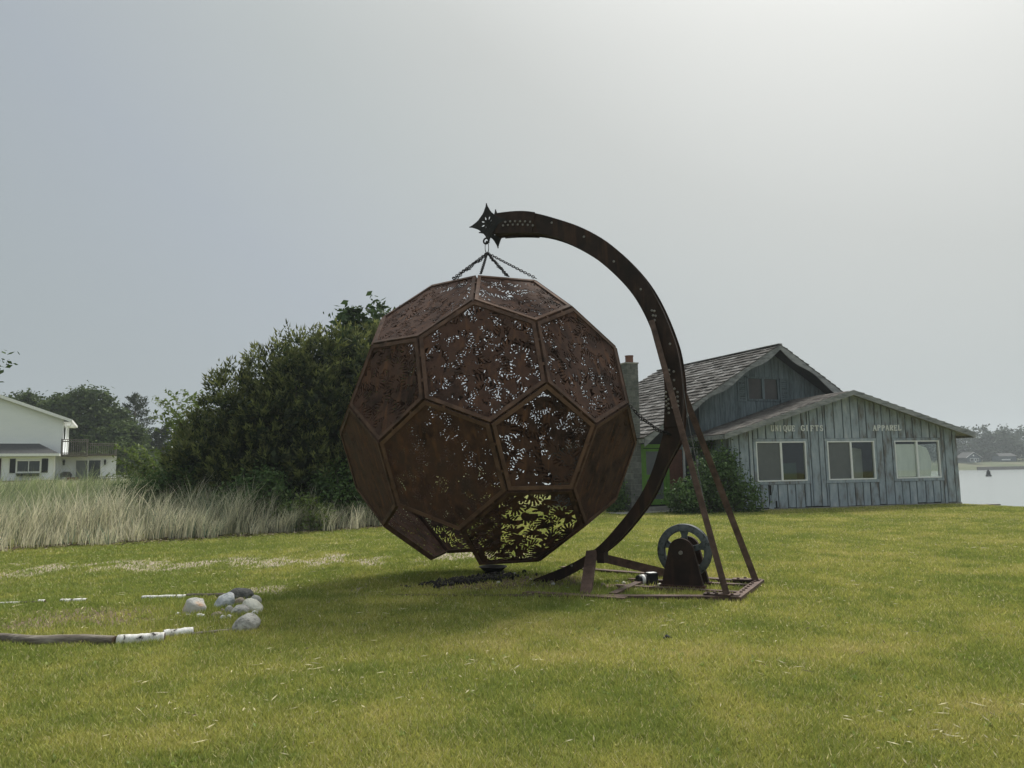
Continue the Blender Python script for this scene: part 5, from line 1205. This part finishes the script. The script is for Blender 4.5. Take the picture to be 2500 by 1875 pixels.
# green screen door, step, red-brown panel, white-framed window, concrete wall patch
dr = empty('screen_door'); dr.parent = shop
for (x0, x1, z0, z1) in ((-7.98, -7.86, 0.2, 2.36), (-6.86, -6.72, 0.2, 2.36), (-7.98, -6.72, 2.36, 2.50)): mm().b2(x0, x1, -0.09, 0.05, z0, z1).build('door_frame', M_green, dr)
for (x0, x1, z0, z1) in ((-7.85, -7.74, 0.24, 2.33), (-6.98, -6.87, 0.24, 2.33), (-7.74, -6.98, 1.18, 1.36), (-7.74, -6.98, 0.24, 0.44), (-7.74, -6.98, 2.23, 2.33)): mm().b2(x0, x1, -0.07, -0.03, z0, z1).build('door_rail', M_green, dr)
mm().b2(-7.74, -6.98, -0.052, -0.046, 1.36, 2.23).build('screen', M_screen, dr); mm().b2(-7.74, -6.98, -0.052, -0.046, 0.44, 1.18).build('screen', M_screen, dr)
for k_ in range(3): mm().bar((-7.74, -0.062, 0.6 + 0.2 * k_), (-6.98, -0.062, 0.6 + 0.2 * k_), 0.012, 0.012).build('guard_bar', M_cable, dr)
mm().lathe([(0.02, -0.13), (0.025, -0.10), (0.01, -0.07)], 8, (-6.91, 0, 1.32), 'Y').build('handle', M_bolt, dr)
mm().b2(-6.70, -6.05, -0.02, 0.05, 0.2, 2.3).build('red_brown_panel', M_brick, shop)
w = empty('window'); w.parent = shop
for (x0, x1, z0, z1) in ((-6.0, -5.30, 2.32, 2.38), (-6.0, -5.30, 1.10, 1.16), (-6.0, -5.94, 1.16, 2.32), (-5.36, -5.30, 1.16, 2.32), (-5.68, -5.63, 1.16, 2.32)): mm().b2(x0, x1, -0.05, 0.05, z0, z1).build('frame', M_white, w)
mm().b2(-5.94, -5.36, 0.0, 0.006, 1.16, 2.32).build('pane', M_gdark, w)
mm().b2(-9.6, -6.4, -1.2, -0.1, -0.12, 0.035).build('door_step', M_conc, shop)
mm().b2(-8.05, -6.70, -0.45, 0.05, 0.03, 0.17).build('door_step', M_conc, shop)
# chimney of concrete blocks
ch = empty('chimney'); ch.parent = shop
mm().b2(-8.62, -8.16, -0.34, 0.04, -0.1, 5.50).build('mortar_core', M_conc, ch)
blk = 0
for r_ in range(27):
    z0 = 0.0 + 0.204 * r_
    cutx = (-8.64, -8.30, -8.14) if r_ % 2 else (-8.64, -8.48, -8.14)
    for c0_, c1_ in zip(cutx[:-1], cutx[1:]): mm().b2(c0_ + 0.004, c1_ - 0.004, -0.36, 0.055, z0, z0 + 0.194).build('block', M_block, ch)
mm().b2(-8.66, -8.12, -0.38, 0.07, 5.505, 5.555).build('cap', M_conc, ch)
mm().lathe([(0.15, 5.55), (0.15, 5.80), (0.165, 5.80), (0.165, 5.83), (0.11, 5.83), (0.11, 5.6)], 16, (-8.39, -0.16, 0)).build('chimney_pot', M_clay, ch)

# main roof
for e_ in (ML, MR):
    P = [(e_, MD0, mroof(e_) - 0.12), (PA, MD0, PZ - 0.12), (PA, MD0, PZ - 0.01), (e_, MD0, mroof(e_) - 0.01)]
    dk = mm().prism(P, (0, MD1 - MD0, 0)).build('roof_deck', M_gap, shop)
    # scalloped bargeboard
    top = []; bot = []
    for k_ in range(41):
        f = k_ / 40; aa = PA + (e_ - PA) * f; zt = mroof(aa) + 0.02
        top.append((aa, MD0 - 0.045, zt)); bot.append((aa, MD0 - 0.045, zt - 0.25 - 0.075 * math.sin(f * 2 * math.pi * 3.3 - 0.6)))
    fsv = []
    bgm = mm()
    for k_ in range(40): bgm.prism([bot[k_], bot[k_ + 1], top[k_ + 1], top[k_]], (0, 0.04, 0))
    bgm.build('bargeboard', M_trim, shop)
    mm().bar((e_, MD0, mroof(e_) - 0.09), (e_, MD1, mroof(e_) - 0.09), 0.03, 0.16).build('eave_board', M_trim, shop)
g = np.random.default_rng(97); sh = []; cs = 1 / math.hypot(1, MS); Ls = (PA - ML) / cs
EXP = 0.32; nr = int(Ls / EXP) + 1
for side in (0, 1):
    for r_ in range(nr):
        d_ = MD0 - 0.06 - 0.15 * g.random()
        while d_ < MD1:
            w_ = (0.22 + 0.34 * g.random()) if side == 0 else 0.6
            s0 = r_ * EXP - 0.05 + 0.05 * (g.random() - 0.5); s1 = min(s0 + EXP + 0.16, Ls + 0.03); th = 0.02 + 0.022 * g.random(); lift = 0.022 * g.random() ** 2
            d0_, d1_ = max(d_ + 0.006, MD0 - 0.06), min(d_ + w_ - 0.006, MD1 + 0.05)
            if d1_ - d0_ > 0.05 and s1 > s0: sh.append((side, s0, s1, d0_, d1_, th, lift, 0.03 * (g.random() - 0.5)))
            d_ += w_
def shake_geo(side, s0, s1, d0_, d1_, th, lift, sk):
    e_, sg = (ML, 1) if side == 0 else (MR, -1); vs = []
    def pt(s_, d_, off):
        a_ = e_ + sg * s_ * cs; z_ = PZ - MS * abs(a_ - PA) if True else 0
        return (a_ - sg * MS * cs * off, d_, z_ + cs * off)
    vs = [pt(s0, d0_, lift + 0.03), pt(s0 + sk, d1_, lift + 0.03), pt(s1, d1_, 0.0), pt(s1, d0_, 0.0), pt(s0, d0_, lift + 0.03 + th), pt(s0 + sk, d1_, lift + 0.03 + th), pt(s1, d1_, 0.012), pt(s1, d0_, 0.012)]
    return vs, [(3, 2, 1, 0), (4, 5, 6, 7), (0, 1, 5, 4), (1, 2, 6, 5), (2, 3, 7, 6), (3, 0, 4, 7)]
main_roof = mm().b2(PA - 0.09, PA + 0.09, MD0 - 0.06, MD1 + 0.03, PZ + 0.012, PZ + 0.05).build('roof_ridge', M_shake, shop)
vis = sorted([s_ for s_ in sh if s_[0] == 0 and s_[1] > 0], key=lambda s_: s_[3] * 1.0 + abs(s_[1] - 3.5) * 0.15); near = set(map(id, vis[:300]))
rest = mm()
for s_ in sh:
    vs, fs = shake_geo(*s_)
    if id(s_) in near: mm().add(vs, fs).build('shake', M_shake, main_roof)
    else: rest.add(vs, fs)
o = rest.build('shakes', M_shake, main_roof); o['kind'] = 'stuff'

# shrubs by the shop
g = np.random.default_rng(101)
leafy_shrub('foundation_shrub', 'large dark green shrub growing at the corner of the shop', 7.0, 27.4, [(-0.9, -0.2, 0.55, 0.95, 0.7, 0.6), (0.35, 0.0, 0.9, 0.95, 0.7, 0.95), (-0.1, 0.1, 1.3, 0.6, 0.5, 0.7), (1.15, -0.1, 0.5, 0.65, 0.5, 0.6), (0.5, 0.2, 1.75, 0.5, 0.4, 0.5)], L_shrub, g, 620, 20, 0.11, spread=0.12)
leafy_shrub('foundation_shrub', 'small dark shrub left of the green screen door', 3.7, 28.5, [(0, 0, 0.45, 0.4, 0.35, 0.5), (0.1, 0, 0.85, 0.25, 0.25, 0.35)], L_shrub, g, 120, 18, 0.10)
vine = leafy_shrub('climbing_vine', 'climbing vine hanging under the wing eave beside the shrub', 7.25, 28.9, [(0.15, 0.3, 2.35, 0.4, 0.6, 0.28), (0.3, 0.6, 1.8, 0.35, 0.5, 0.6), (0.0, 0.2, 2.5, 0.6, 0.25, 0.12)], L_shrub, g, 150, 16, 0.10, 'vine')
# old planks at the water side of the shop
pl = empty('broken_dock', (18.6, 32.2, -0.55), R(18)); tag(pl, 'broken grey dock planks sticking out behind the right corner of the shop', 'dock')
for k_ in range(5): MB().box((0.35 + 0.02 * k_, 0.24 * k_ - 0.3, 0.40 - 0.015 * k_), (1.15, 0.10, 0.025), R(3 * (k_ % 3 - 1))).build('plank', M_deck, pl)
for q in (-0.3, 1.2): MB().b2(q, q + 0.1, -0.3, 0.7, 0.15, 0.36).build('joist', M_bark, pl); MB().b2(q, q + 0.12, -0.2, -0.08, -0.9, 0.15).build('pile', M_bark, pl)

# ------------------------------------------------------------------ white house
HX, HY = -36.33, 62.0
hz = 1.48
HR = R(27); HS = 0.87
def hw(dx, dy): return HX + math.cos(HR) * dx * HS - math.sin(HR) * dy, HY + math.sin(HR) * dx * HS + math.cos(HR) * dy
wh_ = empty('white_house', (HX, HY, gz1(HX, HY)), HR); wh_.scale = (HS, 1, 1); tag(wh_, 'white two-storey house with siding, dark hip porch roof and grey balcony', 'house')
ZB = hz - gz1(HX, HY)       # floor level above the empty
def hm(): return MB(Matrix.Translation(Vector((0, 0, ZB))))
def siding(mb, x0, x1, y, z0, z1, top=None, st=0.145):
    """clapboards: each course leans out at its lower edge"""
    z = z0
    while z < z1 - 0.01:
        zt = min(z + st, z1); xr = x1
        if top is not None:
            # clip the course under a falling rake line given by top(z)
            xr = min(x1, top(zt))
            if xr <= x0: break
        mb.add([(x0, y - 0.03, z), (xr, y - 0.03, z), (xr, y, zt), (x0, y, zt), (x0, y, z), (xr, y, z)], [(0, 1, 2, 3), (4, 5, 1, 0)])
        z += st
# storey heights relative to the floor line
RK0, RKS = 4.93, 0.327         # rake height at x = 0.4, slope
rake = lambda x: RK0 - RKS * (x - 0.45)
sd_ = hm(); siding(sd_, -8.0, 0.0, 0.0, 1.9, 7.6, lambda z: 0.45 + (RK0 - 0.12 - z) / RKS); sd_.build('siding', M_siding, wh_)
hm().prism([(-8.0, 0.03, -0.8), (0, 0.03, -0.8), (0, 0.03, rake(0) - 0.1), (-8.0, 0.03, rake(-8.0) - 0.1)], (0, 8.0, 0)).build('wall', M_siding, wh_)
hm().b2(-0.12, 0.03, -0.03, 0.06, -0.5, rake(0) - 0.15).build('corner_trim', M_white, wh_)
hm().prism([(-8.2, -0.35, rake(-8.2) - 0.14), (0.62, -0.35, rake(0.62) - 0.14), (0.62, -0.35, rake(0.62)), (-8.2, -0.35, rake(-8.2))], (0, 8.7, 0)).build('roof', M_roofd, wh_)
hm().prism([(-8.2, -0.38, rake(-8.2) - 0.24), (0.66, -0.38, rake(0.66) - 0.24), (0.66, -0.38, rake(0.66) + 0.01), (-8.2, -0.38, rake(-8.2) + 0.01)], (0, 0.03, 0)).build('rake_board', M_white, wh_)
hm().b2(0.64, 0.74, -0.4, 8.3, rake(0.66) - 0.20, rake(0.66) - 0.02).build('gutter', M_white, wh_)
hm().b2(0.03, 0.62, -0.32, 8.2, rake(0.62) - 0.24, rake(0.62) - 0.20).build('soffit', M_white, wh_)
hm().tube([(0.68, -0.2, rake(0.66) - 0.2), (0.66, -0.2, rake(0.66) - 0.38), (0.36, 0.1, 4.05), (0.33, 0.1, 3.75), (0.33, 0.1, 3.2)], 0.04, 6).build('downspout', M_white, wh_)
hm().b2(0.045, 0.06, 1.0, 2.2, 3.3, 4.4).build('side_window', M_gdark, wh_)
# ground floor bay with hip porch roof
FB = -1.9
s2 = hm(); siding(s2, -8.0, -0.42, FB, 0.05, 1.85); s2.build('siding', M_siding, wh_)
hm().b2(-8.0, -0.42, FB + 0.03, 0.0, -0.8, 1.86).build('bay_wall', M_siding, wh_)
hm().b2(-0.50, -0.36, FB - 0.04, FB + 0.08, -0.3, 1.86).build('corner_trim', M_white, wh_); hm().b2(-3.92, -3.78, FB - 0.04, FB, 0.0, 1.86).build('corner_trim', M_white, wh_)
hm().add([(-8.2, FB - 0.55, 2.06), (-0.05, FB - 0.55, 2.06), (-1.85, -0.01, 2.92), (-8.2, -0.01, 2.92), (-0.05, -0.01, 2.06), (-8.2, FB - 0.55, 2.0), (-0.05, FB - 0.55, 2.0), (-0.05, -0.01, 2.0), (-8.2, -0.01, 2.0)], [(0, 1, 2, 3), (1, 4, 2), (5, 8, 7, 6), (0, 5, 6, 1), (1, 6, 7, 4), (0, 3, 8, 5), (3, 2, 4, 7, 8)]).build('porch_roof', M_roofd, wh_)
hm().b2(-8.2, -0.02, FB - 0.58, FB - 0.54, 1.86, 2.06).build('fascia', M_white, wh_); hm().b2(-0.05, -0.01, FB - 0.54, 0, 1.86, 2.05).build('fascia', M_white, wh_)
hm().b2(-8.2, -0.06, FB - 0.54, FB, 1.87, 1.89).build('soffit', M_white, wh_)
w = empty('window'); w.parent = wh_
for (x0, x1, z0, z1) in ((-3.32, -1.43, 1.50, 1.60), (-3.32, -1.43, 0.60, 0.70), (-3.32, -3.22, 0.7, 1.5), (-1.53, -1.43, 0.7, 1.5), (-2.40, -2.34, 0.7, 1.5)): hm().b2(x0, x1, FB - 0.06, FB, z0, z1).build('frame', M_white, w)
hm().b2(-3.22, -2.40, FB - 0.050, FB - 0.044, 0.7, 1.5).build('pane', M_gdark, w); hm().b2(-2.34, -1.53, FB - 0.050, FB - 0.044, 0.7, 1.5).build('pane', M_gdark, w)
for x0, x1 in ((-3.78, -3.36), (-1.38, -0.90)): hm().b2(x0, x1, FB - 0.07, FB - 0.02, 0.60, 1.68).build('shutter', M_blackp, wh_)
hm().prism([(-3.28, FB - 0.34, 0.56), (-1.50, FB - 0.34, 0.56), (-1.55, FB - 0.30, 0.34), (-3.2, FB - 0.30, 0.34)], (0, 0.28, 0)).build('flower_box', M_blackp, wh_)
hm().b2(-5.4, -4.42, FB - 0.07, FB - 0.02, 0.02, 1.72).build('front_door', M_maroon, wh_)
hm().b2(-4.6, -0.2, FB - 1.2, FB, -0.10, 0.02).build('porch_floor', M_deck, wh_)
# one-storey wing with roof deck
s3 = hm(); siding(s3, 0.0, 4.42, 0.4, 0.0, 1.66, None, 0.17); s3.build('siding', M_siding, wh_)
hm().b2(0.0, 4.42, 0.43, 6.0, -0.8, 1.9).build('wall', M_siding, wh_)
hm().b2(4.40, 4.50, 0.36, 0.46, -0.6, 1.9).build('corner_trim', M_white, wh_); hm().b2(-0.05, 4.52, 0.34, 0.42, 1.66, 1.92).build('fascia', M_white, wh_)
sl_ = empty('sliding_door'); sl_.parent = wh_
for (x0, x1, z0, z1) in ((1.06, 3.26, 1.56, 1.64), (1.06, 1.16, 0.0, 1.56), (3.18, 3.28, 0.0, 1.56), (2.10, 2.20, 0.0, 1.56)): hm().b2(x0, x1, 0.33, 0.41, z0, z1).build('frame', M_white, sl_)
hm().b2(1.16, 2.10, 0.350, 0.357, 0.0, 1.56).build('pane', nmat('pale_door_blind', [(0.13, 0.145, 0.14), (0.17, 0.185, 0.175)], 3, 0.25, spec=0.5), sl_)
hm().b2(2.20, 3.18, 0.350, 0.357, 0.0, 1.56).build('pane', M_gdark, sl_)
def lamp(x, y):
    l_ = hm().b2(x - 0.05, x + 0.05, y - 0.02, y, 1.18, 1.62).b2(x - 0.07, x + 0.07, y - 0.24, y - 0.10, 1.22, 1.26); l_.prism([(x - 0.06, y - 0.23, 1.26), (x + 0.06, y - 0.23, 1.26), (x + 0.09, y - 0.23, 1.48), (x - 0.09, y - 0.23, 1.48)], (0, 0.13, 0)); l_.prism([(x - 0.12, y - 0.26, 1.48), (x + 0.12, y - 0.26, 1.48), (x, y - 0.2, 1.64)], (0, 0.16, 0)); l_.b2(x - 0.012, x + 0.012, y - 0.18, y, 1.5, 1.53)
    l_.build('wall_lantern', M_blackp, wh_)
lamp(-0.12 + 0.3, 0.38); lamp(3.55, 0.38)
# balcony and railings
def railing(parent, x0, x1, y, z0, z1, mat, name='baluster', st=0.17, p0=True, p1=True, xf=hm, rail=True):
    if rail: xf().b2(x0, x1, y - 0.05, y + 0.05, z1 - 0.05, z1).build('top_rail', mat, parent); xf().b2(x0, x1, y - 0.03, y + 0.03, z1 - 0.22, z1 - 0.14).build('rail', mat, parent); xf().b2(x0, x1, y - 0.03, y + 0.03, z0 + 0.04, z0 + 0.12).build('rail', mat, parent)
    k_ = x0 + st * 0.6
    while k_ < x1 - 0.06: xf().b2(k_ - 0.022, k_ + 0.022, y - 0.075, y - 0.03, z0, z1 - 0.05).build(name, mat, parent); k_ += st
    for f, xx in ((p0, x0), (p1, x1)):
        if f: xf().b2(xx - 0.05, xx + 0.05, y - 0.06, y + 0.05, z0 - 0.1, z1 + 0.02).build('post', mat, parent)
bal = hm().b2(0.0, 2.12, -1.1, 0.34, 1.86, 2.04).build('balcony_floor', M_deck, wh_)
railing(bal, 0.02, 2.10, -1.08, 2.04, 3.22, M_deck)
bal2 = hm().b2(2.14, 4.5, -0.1, 5.5, 1.925, 2.0).build('balcony_floor', M_deck, wh_)
railing(bal2, 2.20, 4.46, -0.06, 1.96, 2.96, M_deck, p0=False)
# lower deck
DX, DY = hw(2.1, -3.6)
ld = empty('garden_deck', (DX, DY, gz1(HX + 2, 58)), HR); ld.scale = (HS, 1, 1); tag(ld, 'grey slatted deck railing with pale top rail above the dune grass', 'deck')
zd = 0.72 - gz1(HX + 2, 58)
def dm(): return MB(Matrix.Translation(Vector((0, 0, zd))))
dm().b2(0.0, 3.6, 0.0, 3.0, -0.15, 0.0).build('deck_floor', M_deck, ld)
railing(ld, 0.0, 3.5, 0.0, 0.0, 0.98, M_deck, st=0.16, xf=dm)
dm().b2(1.05, 3.55, -0.09, 0.09, 0.985, 1.03).build('rail_cap', M_white, ld)
for k_ in range(4): dm().b2(0.3 + 0.95 * k_, 0.4 + 0.95 * k_, -0.05, 0.05, -0.9, 0.0).build('post', M_deck, ld)
# furniture on the deck
def chair(x, y, lb):
    z = gz1(HX + 2, 58) + zd; o = empty('garden_chair', (x, y, z), R(47)); tag(o, lb, 'chair', 'white chairs on the deck')
    MB().b2(-0.24, 0.24, -0.24, 0.24, 0.40, 0.43).build('seat', M_white, o)
    MB().prism([(-0.24, 0.22, 0.43), (0.24, 0.22, 0.43), (0.26, 0.34, 0.86), (0.16, 0.36, 0.92), (-0.16, 0.36, 0.92), (-0.26, 0.34, 0.86)], (0, 0.025, 0)).build('backrest', M_white, o)
    for sx in (-1, 1):
        for sy in (-1, 1): MB().bar((sx * 0.22, sy * 0.21, 0.41), (sx * 0.25, sy * 0.25, 0.0), 0.04, 0.04).build('leg', M_white, o)
        MB().bar((sx * 0.27, -0.26, 0.62), (sx * 0.27, 0.30, 0.66), 0.05, 0.03).build('armrest', M_white, o); MB().bar((sx * 0.26, -0.24, 0.42), (sx * 0.27, -0.25, 0.62), 0.035, 0.035).build('arm_post', M_white, o)
chair(*hw(4.5, -2.9), 'white garden chair behind the deck railing, backrest turned to the dunes'); chair(*hw(5.3, -2.6), 'white garden chair behind the deck railing, backrest turned to the dunes')
gc = empty('covered_grill', (*hw(0.42, -0.7), hz - 0.02), HR); tag(gc, 'barbecue under a dark grey cover against the white wall', 'grill')
MB().prism([(-0.38, -0.25, 0.25), (0.42, -0.25, 0.25), (0.46, -0.25, 0.42), (0.30, -0.25, 0.66), (-0.18, -0.25, 0.68), (-0.36, -0.25, 0.52)], (0, 0.5, 0)).build('cover', M_cover, gc)
for sx in (-0.3, 0.34): MB().b2(sx - 0.03, sx + 0.03, -0.03, 0.03, 0, 0.26).build('leg', M_blackp, gc)
pt_ = MB().prism([(-0.38, -0.15, 0), (0.38, -0.15, 0), (0.42, -0.15, 0.22), (-0.42, -0.15, 0.22)], (0, 0.3, 0)).build('planter', M_clay); pt_.location = (*hw(1.0, -0.95), hz - 0.02); pt_.rotation_euler = (0, 0, HR); tag(pt_, 'low terracotta planter beside the covered barbecue', 'planter')
hm().b2(-0.3, 4.6, -1.4, 0.42, -0.12, -0.02).build('terrace_floor', M_deck, wh_)
# pole beyond the shrubs
po = MB().tube([(0, 0, -0.3), (0, 0, 4.6)], [0.07, 0.05], 8).build('white_pole', M_white, None, True); po.location = (-26.6, 60, gz1(-26.6, 60)); tag(po, 'thin pale pole standing beyond the arching shrub', 'pole')

# ------------------------------------------------------------------ across the water
ct = empty('cottage', (201.4, 338, 1.6)); tag(ct, 'grey cottage with white trimmed gable on the far shore', 'house')
M_cot = nmat('blue_grey_cottage', [(0.09, 0.11, 0.13), (0.12, 0.14, 0.16)], 1, 0.8)
MB().prism([(-3.0, 0, 0), (3.0, 0, 0), (3.0, 0, 2.3), (0, 0, 4.4), (-3.0, 0, 2.3)], (0, 8, 0)).build('wall', M_cot, ct)
for s_ in (-1, 1):
    MB().prism([(0, -0.4, 4.42), (s_ * 3.5, -0.4, 2.0), (s_ * 3.5, -0.4, 2.15), (0, -0.4, 4.6)], (0, 9, 0)).build('roof', M_roofd, ct); MB().bar((0, -0.45, 4.55), (s_ * 3.5, -0.45, 2.1), 0.08, 0.22, (0, 1, 0)).build('bargeboard', M_white, ct)
w = MB().lathe([(0.36, -0.06), (0.36, 0.0)], 14, (0, 0, 3.1), 'Y').build('window', M_white, ct)
for x0, x1 in ((-1.6, 0.1), (0.3, 1.1), (1.3, 2.2)):
    q = MB().b2(x0, x1, -0.05, 0, 0.6 if x0 < 0 or x0 > 1 else 0.05, 1.9).build('window', M_white, ct); MB().b2(x0 + 0.15, x1 - 0.15, -0.07, -0.04, 0.75, 1.75).build('pane', M_gdark, q)
lh = empty('low_house', (221, 345, 1.9)); tag(lh, 'low dark house with white trim among the trees across the water', 'house')
MB().b2(-3.6, 3.6, 0, 6, 0, 2.3).build('wall', M_cot, lh); MB().prism([(-4.1, -0.5, 2.3), (4.1, -0.5, 2.3), (3.2, 3, 3.7), (-3.2, 3, 3.7)], (0, 0.3, 0)).build('roof', M_roofd, lh); MB().b2(-3, 1, -0.08, 0, 0.5, 1.0).build('porch_rail', M_white, lh)
sw = MB().b2(190, 214, 316.5, 317.3, -1.6, -0.2).build('sea_wall', M_deck); tag(sw, 'dark timber sea wall below the far cottage', 'sea wall')
by = empty('buoy', (105.5, 172, -1.5)); tag(by, 'small dark conical buoy floating on the water', 'buoy')
MB().lathe([(0.55, -0.3), (0.6, 0.2), (0.42, 0.5)], 14).build('float', M_blackp, by); MB().lathe([(0.42, 0.5), (0.38, 1.0), (0.1, 1.5)], 14).build('cone', M_blackp, by)

# ------------------------------------------------------------------ haze
m, t, out = new_mat('haze')
pv = t.nodes.new('ShaderNodeVolumePrincipled'); pv.inputs['Color'].default_value = (0.82, 0.90, 0.95, 1); pv.inputs['Density'].default_value = 0.0006; pv.inputs['Anisotropy'].default_value = 0.3
t.links.new(pv.outputs[0], out.inputs['Volume'])
tag(MB().b2(-720, 920, -90, 1520, -5.2, 60).build('haze', m), 'pale summer haze over the shore', 'haze', kind='stuff')
